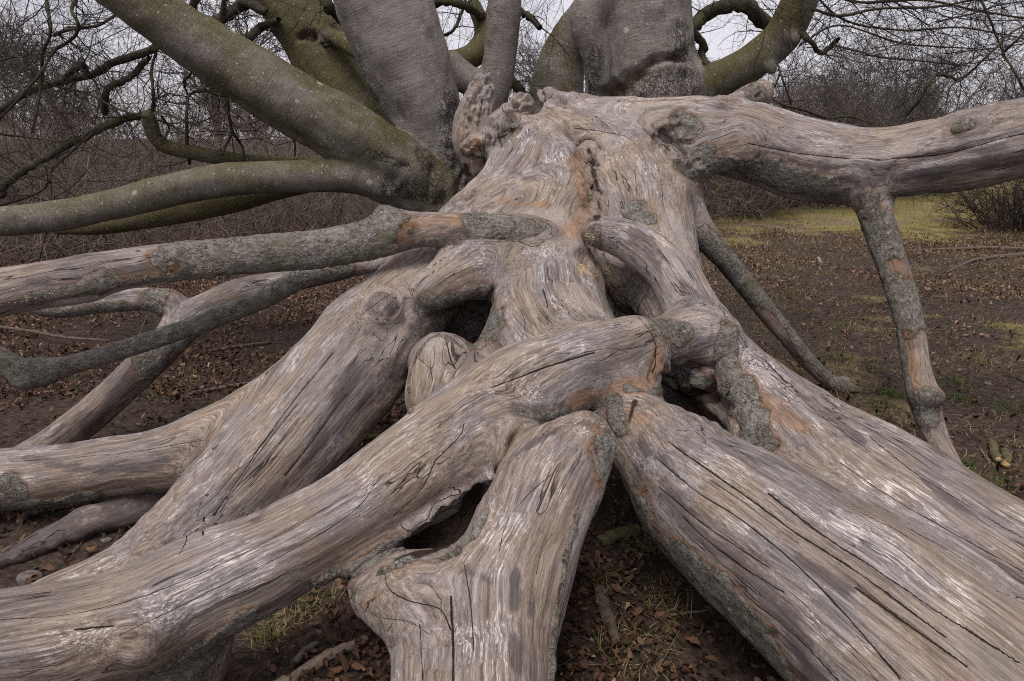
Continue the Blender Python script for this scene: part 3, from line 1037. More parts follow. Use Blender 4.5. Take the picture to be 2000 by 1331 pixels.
ZONES = {'branch#upper left': [(385, 500), (755, 415), (945, 442), (420, 545), (205, 545)], 'branch#lichened': [(800, 500)],
         'branch#leaning': [(345, 655), (300, 585), (80, 615), (170, 575)], 'branch#prop': [(1700, 385), (1712, 452), (1758, 590), (1800, 790), (1690, 470)],
         'branch#thin prop': [(1385, 475), (1480, 560)], 'limb#upper': [(1385, 330), (1560, 350), (1745, 385), (1868, 250)], 'limb#low left': [(0, 985), (25, 945), (345, 932)],
         'stub#torn': [(1475, 185)]}
for pts, hw in [
    ([(1190, 930), (1205, 985), (1280, 1065), (1370, 1140), (1455, 1235), (1520, 1331)], 62),
    ([(1440, 765), (1462, 815), (1482, 860)], 34), ([(1420, 640), (1415, 700), (1432, 755)], 20),
    ([(1285, 640), (1305, 640), (1332, 655)], 26), ([(1015, 806), (1065, 812), (1110, 803)], 10), ([(1160, 792), (1200, 778)], 12),
    ([(745, 1118), (830, 1106), (880, 1090), (925, 1050), (945, 1000)], 13),
    ([(800, 1050), (720, 1100), (630, 1145)], 17), ([(480, 1215), (400, 1275), (330, 1320)], 30),
    ([(400, 1290), (330, 1331)], 60), ([(835, 600), (880, 602), (935, 580)], 24), ([(850, 640), (900, 640), (955, 640)], 40),
    ([(385, 500), (520, 495), (640, 480), (735, 462)], 62), ([(755, 415), (760, 435)], 26),
    ([(945, 442), (1000, 450), (1062, 462)], 40), ([(420, 545), (300, 550), (180, 560), (60, 590)], 13),
    ([(205, 545), (180, 560)], 24), ([(890, 470), (820, 480)], 12),
    ([(1385, 330), (1490, 340), (1590, 378), (1665, 398)], 30), ([(1560, 350), (1620, 362)], 22),
    ([(1745, 385), (1810, 388), (1880, 372)], 13), ([(1868, 250), (1895, 243)], 14),
    ([(1235, 408), (1262, 425)], 26), ([(1330, 236), (1345, 255)], 22), ([(1370, 300), (1350, 330)], 26),
    ([(1700, 385), (1706, 405)], 16), ([(1712, 452), (1726, 458)], 44), ([(1758, 590), (1772, 606)], 46),
    ([(1800, 790), (1815, 800)], 26), ([(1690, 470), (1735, 560), (1755, 700), (1790, 830), (1830, 890)], 11),
    ([(1385, 475), (1410, 500), (1470, 575)], 24), ([(1480, 560), (1530, 620), (1570, 670), (1640, 750), (1680, 766)], 17),
    ([(800, 500), (600, 540), (430, 618), (300, 664), (150, 710), (60, 728), (0, 700)], 60),
    ([(345, 655), (290, 700)], 44), ([(300, 585), (285, 610)], 30), ([(80, 615), (200, 608), (280, 600)], 14),
    ([(170, 575), (220, 578)], 13), ([(345, 932), (380, 915)], 26), ([(0, 985), (100, 985), (180, 975)], 18), ([(25, 945), (40, 960)], 20),
    ([(1320, 735), (1345, 745)], 34), ([(1245, 555), (1230, 575)], 40), ([(1160, 455), (1165, 500)], 16),
    ([(1230, 760), (1290, 765), (1350, 790), (1420, 840)], 12), ([(1200, 790), (1195, 870), (1185, 930)], 22),
    ([(1160, 812), (1195, 835), (1195, 880)], 10), ([(1150, 370), (1160, 420)], 14), ([(985, 265), (1000, 240)], 18),
    ([(1130, 1000), (1110, 1100), (1095, 1220), (1088, 1331)], 9), ([(690, 1150), (700, 1230), (745, 1331)], 10),
    ([(800, 800), (800, 720), (850, 655), (930, 690)], 6), ([(1475, 185), (1490, 190)], 34)]:
    cx_, cy_ = pts[len(pts) // 2][:2]
    sel = None
    for key, polys in ZONES.items():
        if any(abs(pts[0][0] - a) + abs(pts[0][1] - b) < 3 for a, b in polys):
            sel = onpart(key)
    PT.stroke(bark, pts, hw, only=sel)
for pts, hw in [
    ([(1500, 312), (1640, 350), (1760, 335)], 26), ([(1760, 345), (1880, 330), (2000, 305)], 28), ([(1840, 300), (1960, 285)], 16),
    ([(1010, 800), (1080, 805), (1190, 775)], 24), ([(1240, 930), (1340, 1015), (1440, 1105), (1540, 1230), (1580, 1331)], 40), ([(1230, 860), (1300, 900)], 24),  # first stroke: a darker strip along the crossing limb's lower edge
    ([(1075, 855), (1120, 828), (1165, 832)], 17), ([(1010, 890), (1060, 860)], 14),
    ([(1010, 1130), (1005, 1180)], 22), ([(1005, 1250), (1010, 1300)], 28), ([(1040, 1150), (1040, 1200)], 14),
    ([(1125, 300), (1145, 350), (1150, 400)], 26), ([(1010, 340), (1040, 345)], 22), ([(880, 455), (930, 440)], 14),
    ([(700, 720), (640, 830), (600, 900)], 26), ([(560, 950), (500, 1010)], 18), ([(760, 600), (800, 640)], 16),
    ([(60, 550), (160, 555), (230, 535), (350, 520)], 18), ([(290, 690), (230, 780), (140, 860)], 26), ([(60, 895), (180, 920), (320, 900)], 20),
    ([(1240, 460), (1290, 510)], 22), ([(1330, 560), (1345, 590)], 16), ([(1560, 765), (1620, 800), (1680, 860)], 16),
    ([(1810, 930), (1880, 985), (1960, 1030)], 12), ([(1560, 1090), (1650, 1150)], 22), ([(1500, 870), (1640, 960)], 16),
    ([(1810, 800), (1835, 880)], 20), ([(900, 1110), (960, 1140)], 14), ([(720, 1190), (760, 1250)], 18)]:
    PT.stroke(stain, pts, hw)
for pts, hw in [
    ([(1285, 690), (1275, 740), (1200, 765), (1120, 780)], 34), ([(1165, 840), (1188, 870)], 22), ([(1130, 310), (1150, 400), (1110, 450)], 40),
    ([(1440, 745), (1500, 790), (1560, 830)], 34), ([(780, 440), (860, 430), (930, 420)], 26), ([(780, 480), (860, 470)], 12),
    ([(1710, 390), (1735, 430)], 16), ([(1745, 500), (1755, 540)], 28), ([(1770, 660), (1790, 760)], 26), ([(1500, 600), (1530, 640)], 10), ([(1570, 690), (1590, 715)], 8),
    ([(300, 520), (360, 500)], 16), ([(130, 560), (330, 540)], 18), ([(930, 280), (905, 310), (915, 330)], 22), ([(900, 260), (895, 320)], 14),
    ([(1220, 800), (1260, 820)], 22), ([(1420, 200), (1450, 190)], 24), ([(500, 770), (460, 800)], 20), ([(700, 1190), (740, 1160)], 16),
    ([(980, 390), (1060, 400)], 26), ([(1650, 395), (1700, 420)], 12)]:
    PT.stroke(warm, pts, hw)
for pts, hw in [([(790, 1095), (850, 1075), (900, 1030), (930, 960)], 40), ([(1330, 770), (1370, 775), (1400, 770)], 36), ([(1240, 785), (1225, 820)], 14),  # pocket soil first; second stroke: rotten wood with the hollow's shade painted in
                ([(905, 330), (900, 345)], 20), ([(1150, 300), (1165, 320)], 14)]:  # second stroke paints shade into the top of the trunk crease
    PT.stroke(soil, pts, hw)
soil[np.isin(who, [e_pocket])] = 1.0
PT.stroke(soil, [(1146, 290), (1160, 340), (1168, 380), (1166, 425)], 13)  # dark line painted down the trunk crease so its shade looks deeper
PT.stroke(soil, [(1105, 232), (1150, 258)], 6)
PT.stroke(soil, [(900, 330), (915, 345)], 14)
for pts, hw in [([(920, 290), (965, 250), (1020, 200)], 34), ([(1060, 180), (1110, 215)], 26), ([(945, 165), (925, 230)], 40), ([(1150, 300), (1160, 400)], 26),
                ([(1420, 200), (1480, 180)], 30), ([(1330, 240), (1300, 270), (1360, 310)], 34), ([(1300, 720), (1430, 770)], 40), ([(985, 265), (1000, 240)], 30), ([(745, 1118), (830, 1106), (880, 1090), (925, 1050), (945, 1000)], 15),
                ([(1105, 825), (1160, 815), (1195, 850), (1195, 890)], 13), ([(1010, 835), (965, 920), (860, 990), (780, 1050)], 13), ([(1285, 690), (1275, 740)], 10)]:
    PT.stroke(rag, pts, hw)
for key, amt in (('limb#upper', 0.30), ('limb#low left', 0.12), ('branch#upper left', 0.22), ('branch#leaning', 0.35), ('branch#prop', 0.1)):
    stain[onpart(key)] = np.maximum(stain[onpart(key)], amt - 0.25)
CH = [{'sd': np.full(nv, 0.02), 'mask': np.zeros(nv), 'w': np.ones(nv), 'd': np.full(nv, 1e3), 'lines': []} for _ in range(4)]
for pts in [
    [(0, 1213), (150, 1200), (300, 1160), (470, 1085), (590, 1020), (680, 970)], [(240, 1240), (400, 1160), (560, 1080), (690, 1000), (745, 930)],
    [(150, 1230), (230, 1222)], [(770, 1010), (820, 960), (850, 900)],
    [(430, 1000), (510, 880), (580, 790)], [(395, 1040), (470, 930), (560, 800), (650, 690)], [(560, 930), (620, 850), (680, 770)],
    [(600, 700), (700, 620), (770, 570)], [(350, 1080), (400, 1010)],
    [(975, 1080), (990, 1020), (1030, 970), (1075, 930)], [(908, 1105), (920, 1180), (925, 1270)], [(882, 1170), (884, 1250), (885, 1331)],
    [(755, 1110), (760, 1150), (800, 1175), (860, 1190), (880, 1230)], [(700, 1180), (730, 1205), (800, 1215), (840, 1240)], [(820, 1220), (825, 1331)],
    [(1050, 1120), (1060, 1070), (1085, 1040)], [(1275, 890), (1360, 960), (1440, 1010), (1540, 1090), (1640, 1190), (1760, 1331)],
    [(1300, 855), (1420, 940), (1560, 1040), (1700, 1130), (1850, 1240)], [(1330, 1010), (1430, 1095), (1530, 1160)],
    [(1280, 950), (1380, 1030), (1500, 1110)], [(1500, 960), (1640, 1060), (1800, 1160), (2000, 1290)], [(1480, 880), (1600, 960), (1760, 1050), (2000, 1170)],
    [(1560, 770), (1620, 820), (1700, 878)], [(1640, 900), (1780, 990), (2000, 1110)], [(1700, 850), (1800, 925), (1900, 985), (2000, 1040)],
    [(1450, 1160), (1560, 1250), (1640, 1331)], [(1670, 1145), (1770, 1215), (1890, 1300)], [(1380, 930), (1460, 985), (1560, 1060)],
    [(1120, 250), (1180, 255), (1220, 265), (1260, 290)], [(1165, 440), (1230, 455), (1290, 495), (1330, 540), (1360, 580)],
    [(1345, 600), (1400, 610), (1420, 640), (1415, 690)], [(1240, 612), (1270, 650), (1285, 690), (1280, 730)],
    [(1120, 800), (1180, 815), (1195, 850), (1190, 900)], [(945, 465), (1000, 468), (1040, 480), (1062, 470)],
    [(1130, 320), (1160, 350), (1165, 400)], [(1000, 580), (1020, 620), (1018, 660)], [(1090, 600), (1110, 640)], [(1060, 560), (1070, 600)],
    [(870, 660), (880, 700), (890, 720)], [(815, 700), (840, 720), (845, 745)], [(1460, 280), (1560, 300), (1660, 310)], [(1740, 310), (1850, 300), (1960, 270), (2000, 262)],
    [(20, 900), (140, 895), (280, 880), (400, 860)], [(360, 920), (420, 880)], [(1290, 330), (1300, 400), (1330, 470)], [(1240, 330), (1245, 400)],
    [(1380, 560), (1460, 670), (1540, 745)], [(1420, 640), (1520, 740), (1560, 770)], [(1200, 330), (1210, 400)], [(1140, 690), (1200, 680), (1230, 690)],
    [(960, 760), (1060, 720), (1160, 690)], [(850, 900), (900, 850), (905, 830)]]:
    PT.crack(CH, N, pts, rng.choice([0.4, 0.55, 0.7, 1.0, 1.35]))

hasb = bark > -0.95
bark = np.where(hasb, bark + 0.42 * fbm(V * 11, 45, 3), bark)
# relief: flutes along the grain, bark thickness, ragged torn wood
lowm = np.clip(np.array([L.R.mean() for L in LM])[who] / 0.17, 0.10, 1.0)
flute = vnoise(gc * np.array([0.8, 8, 8]), 30) * 0.016 + vnoise(gc * np.array([1.1, 15, 15]), 31) * 0.009 + vnoise(gc * np.array([2.4, 30, 30]), 32) * 0.0042 + vnoise(gc * np.array([3, 70, 70]), 33) * 0.0016
lump = fbm(V * 4.5, 35, 2) * 0.011
bedge = bark + 0.17 * vnoise(V * 30, 36) + 0.1 * vnoise(V * 70, 37)
bk = np.clip(bedge / 0.12, 0, 1)
ragm = np.clip(rag, 0, 1) ** 0.6
disp = lowm * (flute + lump) * (1 - 0.5 * bk)
disp += bk * (0.006 + 0.003 * fbm(V * 34, 38, 3)) * np.clip(lowm * 1.9, 0.45, 1)
disp += ragm * (0.040 * vnoise(gc * np.array([3.5, 42, 42]), 39) + 0.022 * fbm(V * 24, 40, 3))
for ch in CH:
    disp -= np.clip(1 - np.abs(ch['sd']) / 0.008, 0, 1) * ch['mask'] * 0.006 * ch['w']
V = V + N * disp[:, None]
N = vnormals(V, F)
labels = {'splinter': 'upright torn splinter of heartwood at the broken end', 'limb#crossing': 'long silvery limb crossing the front from the lower left',
          'limb#left': 'thick barkless limb running down to the lower left', 'limb#right': 'broad ridged limb running to the lower right corner',
          'limb#upper': 'horizontal limb reaching out to the right edge', 'limb#fork': 'forked limb pointing down at the bottom centre',
          'limb#arched': 'arched short limb joined to the crossing limb', 'limb#low left': 'low horizontal limb at the left edge near the ground',
          'branch#prop': 'patchy barked branch propping the right limb on the mud', 'branch#thin prop': 'thin barked branch slanting down to the mud on the right',
          'branch#upper left': 'half barked branch reaching to the left edge', 'branch#lichened': 'lichened thin branch curving to the left edge',
          'branch#leaning': 'dark leaning branch with its end on the leaf litter', 'stub#prop': 'mossy barked stub under the crossing limb',
          'stub#sawn': 'rounded broken stub between the two left limbs', 'stub#torn': 'torn stub with bark above the right limb'}
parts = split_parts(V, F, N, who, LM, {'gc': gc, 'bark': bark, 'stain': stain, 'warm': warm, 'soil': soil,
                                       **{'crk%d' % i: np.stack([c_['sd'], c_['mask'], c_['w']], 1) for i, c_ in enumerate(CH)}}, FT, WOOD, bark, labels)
print('fallen tree', nv, 'verts')

# ochre bracket fungi in the crevices of the trunk and along the left branch
def discs(P, Nn, rad):
    n = len(P)
    a = unit(np.cross(Nn, rng.normal(size=(n, 3))))
    b = np.cross(Nn, a)
    ang = np.arange(6) / 6 * 2 * np.pi
    ring = P[:, None] + rad[:, None, None] * (a[:, None] * np.cos(ang)[None, :, None] + b[:, None] * np.sin(ang)[None, :, None])
    topv = P + Nn * rad[:, None] * 0.55
    VV = np.concatenate([ring, topv[:, None]], 1).reshape(-1, 3)
    base = np.arange(n)[:, None] * 7
    s = np.arange(6)[None]
    return VV, np.stack([base + s, base + (s + 1) % 6, np.broadcast_to(base + 6, (n, 6))], -1).reshape(-1, 3)


def fungi(strokes, parent, per=1.0):
    PP, NN, RR = [], [], []
    for pts, hw, cnt in strokes:
        fld = np.full(nv, -1.0)
        PT.stroke(fld, pts, hw)
        idx = np.nonzero((fld > 0) & PT.front)[0]
        if not len(idx):
            continue
        pk = rng.choice(idx, min(cnt, len(idx)), replace=False)
        PP.append(V[pk])
        NN.append(N[pk])
        RR.append(rng.uniform(0.003, 0.0075, len(pk)) * hw / 16)
    v, f = discs(np.vstack(PP), unit(np.vstack(NN) + rng.normal(size=(sum(map(len, PP)), 3)) * 0.35), np.concatenate(RR))
    o = part('bracket_fungus', v, f, FUNGUS, parent)
    o['kind'] = 'stuff'


fungi([([(1150, 465), (1145, 520)], 12, 90), ([(1185, 525), (1210, 570), (1225, 600)], 14, 120), ([(1155, 530), (1190, 545)], 10, 60), ([(1160, 370), (1165, 410)], 9, 60)], parts['trunk'])
fungi([([(430, 530), (390, 528)], 9, 50), ([(220, 545), (330, 540)], 7, 50), ([(130, 570), (60, 580), (0, 595)], 8, 50)], parts['branch#upper left'])

# ------------------------------------------------------------------ the living beech behind
BT = thing('beech_tree', 'living grey and olive green beech with several leaning stems standing behind the fallen trunk', 'tree', (0.3, 5.7, 0.0))
LV = []


def stem(part_name, pts, algae=0.2, parent=None, n=3):
    L = Limb(part_name, pts, parent, n)
    L.algae = algae
    LV.append(L)
    return len(LV) - 1


v_base = stem('stem#base', [(1050, 640, 270, 5.75), (1050, 500, 230, 5.75), (1060, 410, 165, 5.75)], 0.1)
v6 = stem('stem#torn', [(1215, 440, 160, 5.75), (1250, 290, 128, 5.68), (1258, 190, 114, 5.62), (1250, 100, 106, 5.6), (1240, 0, 108, 5.6), (1235, -120, 108, 5.6)], -0.15, v_base)
v5 = stem('stem#small olive', [(1080, 330, 70, 5.95), (1085, 200, 57, 6.0), (1098, 120, 44, 6.05), (1125, 60, 34, 6.0), (1160, 0, 30, 5.95)], 0.25, v_base)
v3 = stem('stem#grey', [(905, 470, 90, 5.6), (866, 350, 62, 5.48), (832, 230, 72, 5.42), (790, 115, 84, 5.36), (746, 0, 90, 5.3), (705, -120, 95, 5.25)], -0.05, v_base)
v2 = stem('stem#olive', [(900, 440, 66, 5.9), (812, 355, 60, 5.95), (742, 285, 58, 6.0), (678, 195, 62, 6.1), (620, 90, 62, 6.2), (566, -10, 66, 6.3), (530, -110, 66, 6.4)], 0.75, v_base)
v1 = stem('stem#leaning', [(890, 440, 62, 5.4), (800, 342, 56, 5.2), (690, 268, 60, 5.05), (550, 186, 58, 4.9), (400, 92, 52, 4.75), (265, -2, 48, 4.6), (110, -115, 44, 4.45)], 0.5, v_base)
v4 = stem('stem#slim', [(920, 320, 36, 5.6), (946, 235, 31, 5.55), (971, 150, 32, 5.52), (982, 70, 32, 5.5), (988, -20, 32, 5.45), (990, -120, 32, 5.4)], -0.1, v_base)
v4b = stem('stem#slim', [(880, 130, 26, 5.5), (925, 165, 26, 5.52), (955, 195, 26, 5.54)], 0.0, v4)
v6b = stem('stem#torn', [(1172, -30, 34, 5.3), (1146, 40, 32, 5.28), (1158, 92, 27, 5.3), (1172, 150, 24, 5.36), (1178, 220, 26, 5.45)], -0.1, v6)
v7 = stem('branch#olive right', [(1310, 200, 60, 5.65), (1395, 160, 34, 5.52), (1470, 120, 33, 5.42), (1530, 66, 33, 5.32), (1562, 0, 33, 5.22), (1600, -100, 33, 5.1)], 0.6, v6)
v7k = stem('branch#olive right', [(1500, 128, 12, 5.3), (1508, 136, 9, 5.28)], 0.4, v7)
v7l = stem('branch#olive right', [(1545, 70, 10, 5.2), (1556, 78, 8, 5.18)], 0.4, v7)
w1 = stem('branch#low grey', [(870, 420, 52, 5.4), (800, 392, 34, 5.2), (730, 359, 32, 5.05), (650, 346, 30, 4.92), (540, 345, 28, 4.78), (430, 352, 28, 4.68), (320, 374, 28, 4.58), (200, 402, 29, 4.48), (100, 422, 30, 4.42), (-60, 438, 30, 4.3)], 0.38, v_base)
w2 = stem('branch#low olive', [(640, 350, 16, 5.2), (540, 368, 21, 5.18), (470, 384, 24, 5.15), (400, 400, 25, 5.1), (300, 420, 23, 5.05), (200, 440, 18, 5.0), (110, 452, 9, 4.95)], 0.8, w1)
w3 = stem('branch#broken olive', [(800, 345, 34, 5.6), (690, 318, 24, 5.5), (570, 328, 18, 5.35), (455, 312, 13, 5.2), (385, 300, 12, 5.1), (325, 287, 12, 5.05), (300, 262, 13, 5.0), (290, 228, 12, 4.95)], 0.75, v_base)
b23 = stem('branch#between', [(640, 62, 15, 5.95), (692, 95, 16, 5.75), (740, 120, 18, 5.55)], 0.5, v3)
ol = stem('branch#olive hook', [(925, 10, 12, 6.0), (946, 65, 17, 5.95), (926, 108, 22, 5.8), (885, 124, 22, 5.6)], 0.9, v3)
frames(LV)
V2, F2 = union_surface(LV, 0.021, 0.022, newton=3)
d2, G2, gc2, tt2, who2 = field(V2, LV, 0.04, full=True)
N2 = vnormals(V2, F2)
PT2 = Painter(V2, N2)
n2v = len(V2)
stain2, rug2 = np.full(n2v, -1.0), np.full(n2v, -1.0)
for pts, hw in [([(1192, 186), (1225, 160), (1262, 140)], 22), ([(1255, 135), (1290, 118), (1348, 108)], 14), ([(585, 74), (598, 70), (612, 74)], 9)]:
    PT2.stroke(stain2, pts, hw)
for pts, hw in [([(1340, 60), (1350, 180)], 60), ([(1240, 180), (1340, 160)], 48), ([(880, 190), (890, 330)], 44), ([(760, 370), (840, 380)], 40), ([(830, 300), (860, 370)], 40), ([(1165, 110), (1150, 190)], 26), ([(1060, 210), (1100, 190)], 22), ([(690, 110), (730, 200)], 26), ([(720, 300), (800, 330)], 16)]:
    PT2.stroke(rug2, pts, hw)
stain2 = np.where(stain2 > -0.95, stain2 + 0.55 * fbm(V2 * 7, 58, 3), stain2)
alg = np.array([L.algae for L in LV])[who2] + 0.25 * np.clip(N2[:, 2], -0.3, 1) + 0.25 * np.clip(-N2[:, 0], 0, 1) * (np.array([L.algae for L in LV])[who2] > 0)
rug2 = np.where(np.isin(who2, [v_base, v6]), np.maximum(rug2, np.clip((1.6 - V2[:, 2]) / 0.5, 0, 1)), rug2)
rr2 = np.array([L.R.mean() for L in LV])[who2]
disp = np.minimum(1, rr2 / 0.2) * (vnoise(gc2 * np.array([0.9, 6, 6]), 51) * 0.022 + vnoise(gc2 * np.array([7, 3, 3]), 52) * 0.008 + fbm(V2 * 6, 53, 3) * 0.008)
low2 = np.clip((2.5 - V2[:, 2]) / 1.2, 0, 1) * np.minimum(1, rr2 / 0.25)
disp += low2 * (0.045 * vnoise(gc2 * np.array([0.7, 7, 7]), 56) + 0.02 * vnoise(gc2 * np.array([1.5, 16, 16]), 57))
disp += np.clip(rug2, 0, 1) * (0.022 * fbm(V2 * np.array([16, 16, 9]), 54, 3))
disp -= np.clip(stain2 * 3, 0, 1) * (0.045 + 0.03 * fbm(V2 * 14, 55, 2))
V2 = V2 + N2 * disp[:, None]
N2 = vnormals(V2, F2)
bparts = split_parts(V2, F2, N2, who2, LV, {'gc': gc2, 'algae': alg, 'rugged': rug2, 'stain': stain2}, BT, BEECH, None,
                     {'stem#torn': 'thick upright stem with a torn scar', 'stem#olive': 'olive green stem leaning left with a carved letter',
                      'stem#leaning': 'long stem leaning far to the upper left', 'stem#grey': 'thick grey stem left of the middle', 'stem#slim': 'slim upright grey stem',
                      'branch#low grey': 'grey branch sweeping low to the left edge', 'branch#olive right': 'olive branch rising to the right'})
print('beech', n2v)

# the letter F cut into the olive stem
cv, cf, off = [], [], 0
for seg in ([(629, 83), (633, 103)], [(623, 85), (644, 82)], [(631, 93), (642, 91)]):
    Q, m = PT2.path([seg[0], ((seg[0][0] + seg[1][0]) / 2, (seg[0][1] + seg[1][1]) / 2), seg[1]], 3)
    if Q is None:
        continue
    v, f = tubes(Q[None] - FW * 0.004, np.full((1, len(Q)), 0.009), 6)
    cv.append(v)
    cf.append(f + off)
    off += len(v)
letter = part('carved_letter', np.vstack(cv), np.vstack(cf), CARVE, bparts['stem#olive'])

# ---- crooked dark branches of its crown, traced one by one
BR = [  # points (px, py), half width px, distance ahead
    ([(-40, 238), (0, 217), (63, 175), (175, 147), (224, 122), (290, 101), (315, 84), (350, 66)], 8.5, 5.2),
    ([(203, 222), (206, 195), (214, 170), (252, 154), (275, 130), (292, 113)], 7, 5.1),
    ([(90, -30), (92, 10), (99, 63), (84, 105), (82, 157), (74, 210), (62, 260)], 5, 5.0),
    ([(152, -30), (148, 0), (140, 21), (154, 52), (140, 77), (105, 101), (77, 147), (35, 196), (0, 231)], 5.5, 4.9),
    ([(105, 70), (120, 62), (150, 56), (196, 49), (228, 28), (250, 15)], 5, 5.0),
    ([(368, 40), (373, 22), (392, -20)], 9, 5.6),
    ([(404, 58), (420, 46), (441, 31), (470, 12), (486, 8), (522, 24)], 11, 5.9),
    ([(432, 72), (434, 40), (440, -20)], 7, 5.7),
    ([(448, 92), (470, 80), (492, 70), (512, 52), (545, 40)], 9, 5.9),
    ([(447, 165), (445, 190), (446, 215), (455, 259), (472, 285), (478, 315)], 5, 5.0),
    ([(456, 260), (446, 276), (434, 303)], 3.6, 5.0),
    ([(370, 320), (366, 280), (365, 230), (368, 190), (382, 180), (400, 176), (396, 160), (384, 145), (378, 118)], 5, 5.1),
    ([(400, 178), (420, 184), (440, 188), (446, 172)], 4, 5.1),
    ([(296, 232), (300, 190), (296, 140), (306, 100), (312, 88)], 5, 5.15),
    ([(2, 385), (12, 360), (52, 329), (90, 308), (133, 283), (175, 262), (210, 245), (252, 231), (290, 224)], 9, 5.0),
    ([(126, 171), (175, 185), (224, 210), (273, 227), (325, 241), (378, 273)], 3.2, 4.9),
    ([(-10, 404), (30, 392), (80, 374), (96, 350), (101, 332), (140, 297), (165, 274), (180, 262)], 4.5, 4.9),
    ([(0, 262), (63, 270), (122, 276), (140, 268)], 3, 4.8),
    ([(492, 107), (520, 112), (542, 124), (560, 145), (574, 163), (584, 150)], 4, 5.6),
    ([(-10, 120), (38, 112), (48, 130), (90, 160), (140, 180)], 3, 5.0),
    ([(128, 152), (145, 135), (160, 126), (168, 140), (175, 150)], 7, 5.15),
    ([(300, 190), (330, 200), (372, 205)], 3, 5.0), ([(316, 228), (330, 250), (322, 268), (300, 282)], 3.4, 4.9),
    ([(365, 110), (375, 140), (360, 160), (366, 185)], 4, 5.2), ([(540, 232), (560, 250), (575, 275), (576, 305)], 3.2, 5.2),
    ([(840, 12), (872, 2), (908, 12), (940, 35), (955, 60)], 9, 5.8),
    ([(865, 70), (885, 60), (900, 30), (912, -10)], 5, 6.0), ([(1014, 22), (1032, 32), (1056, 54)], 8, 5.7),
    ([(990, 152), (1008, 168), (1025, 186)], 10, 5.8), ([(628, -10), (640, 10), (660, 30), (690, 60)], 11, 5.9),
    ([(1349, 55), (1370, 35), (1400, 18), (1443, 8), (1478, 28), (1503, 50), (1525, 60)], 14, 5.55),
    ([(1352, 58), (1374, 91), (1368, 112), (1386, 132)], 9, 5.5), ([(1552, 56), (1580, 78), (1604, 105), (1620, 92), (1638, 76)], 6.5, 5.2),
    ([(1470, 160), (1490, 178), (1524, 203), (1573, 217), (1615, 231), (1660, 228), (1702, 241)], 3.8, 5.0),
    ([(1769, 228), (1800, 190), (1822, 150), (1850, 148), (1878, 154), (1930, 108), (1970, 68), (1996, 52), (2040, 20)], 4.5, 4.4),
    ([(1958, 108), (1975, 130), (1998, 172), (2010, 200)], 3.6, 4.4), ([(1958, 104), (1985, 80), (2010, 52)], 4, 4.4),
    ([(1880, 155), (1856, 170), (1848, 205)], 2.8, 4.4),
    ([(1560, 12), (1600, 22), (1643, 31), (1720, 17), (1825, 14), (1950, -10)], 4.5, 5.2), ([(1517, 122), (1530, 160), (1546, 205)], 3, 5.2),
    ([(1632, 90), (1680, 102), (1720, 112), (1825, 122), (1895, 130)], 3.2, 5.1), ([(1525, 140), (1515, 165), (1500, 190)], 3, 5.2),
    ([(1600, -20), (1680, 5), (1800, 0), (1900, 20), (2020, 40)], 4, 5.6), ([(1580, -20), (1650, 40), (1760, 60), (1880, 55), (2020, 80)], 3.2, 5.4),
    ([(1560, 90), (1640, 50), (1760, 85), (1900, 95)], 2.8, 5.3), ([(1900, -30), (1930, 30), (1945, 70), (1960, 105)], 3.5, 4.6)]
NEAR_SEEDS = []
BR = [(p_, h_ * (0.86 if h_ < 10 else 1.0), y_) for p_, h_, y_ in BR]
for pts, hw, Y in BR:
    n = len(pts)
    rows = [(x, y, hw * (1.1 - 0.45 * i / n) if i == n - 1 or hw < 6 else hw, Y + 0.10 * math.sin(1.7 * i + Y * 9) + 0.02 * i) for i, (x, y) in enumerate(pts)]
    if hw < 5:
        rows = [(x, y, h_ * 0.75, yy) for x, y, h_, yy in rows]
    C, R = trace(rows, 5)
    C = C + rng.normal(size=C.shape) * (R * 0.14)[:, None]
    R = R * rng.uniform(0.88, 1.14, len(R))
    v, f = tubes(C[None], R[None], 7)
    part('branch', v, f, BRANCH, BT)
    NEAR_SEEDS.append((C, R))


def sprout(O, D, L, r0, M=5, jit=0.35, sag=0.0, r1=0.35):
    n = len(O)
    P = np.zeros((n, M, 3))
    P[:, 0] = O
    d = unit(D)
    st = (L / (M - 1))[:, None]
    for i in range(1, M):
        d = unit(d + rng.normal(size=(n, 3)) * jit + np.array([0, 0, -sag]))
        P[:, i] = P[:, i - 1] + d * st
    R = r0[:, None] * np.linspace(1, r1, M)[None]
    return P, R


def offshoots(P, R, per, lmin, lmax, rmul, M=4, jit=0.35, sag=0.0, spread=1.0, lo=0.15):
    """children scattered along every row of P"""
    n, m, _ = P.shape
    k = rng.integers(0, n, int(n * per)) if per < 1 or per != int(per) else np.repeat(np.arange(n), int(per))
    t = rng.uniform(lo, 1, len(k)) * (m - 1.001)
    i = t.astype(int)
    u = (t - i)[:, None]
    O = P[k, i] * (1 - u) + P[k, i + 1] * u
    T = unit(P[k, i + 1] - P[k, i])
    D = T * rng.uniform(0.2, 0.9, (len(k), 1)) + unit(rng.normal(size=(len(k), 3))) * spread
    return sprout(O, D, rng.uniform(lmin, lmax, len(k)), np.maximum(R[k, i] * rmul, 0.0006), M, jit, sag)


def bundle(levels, sides=3):
    VV, FF, off = [], [], 0
    for P, R in levels:
        v, f = tubes(P, R, sides)
        VV.append(v)
        FF.append(f + off)
        off += len(v)
    return np.vstack(VV), np.vstack(FF)


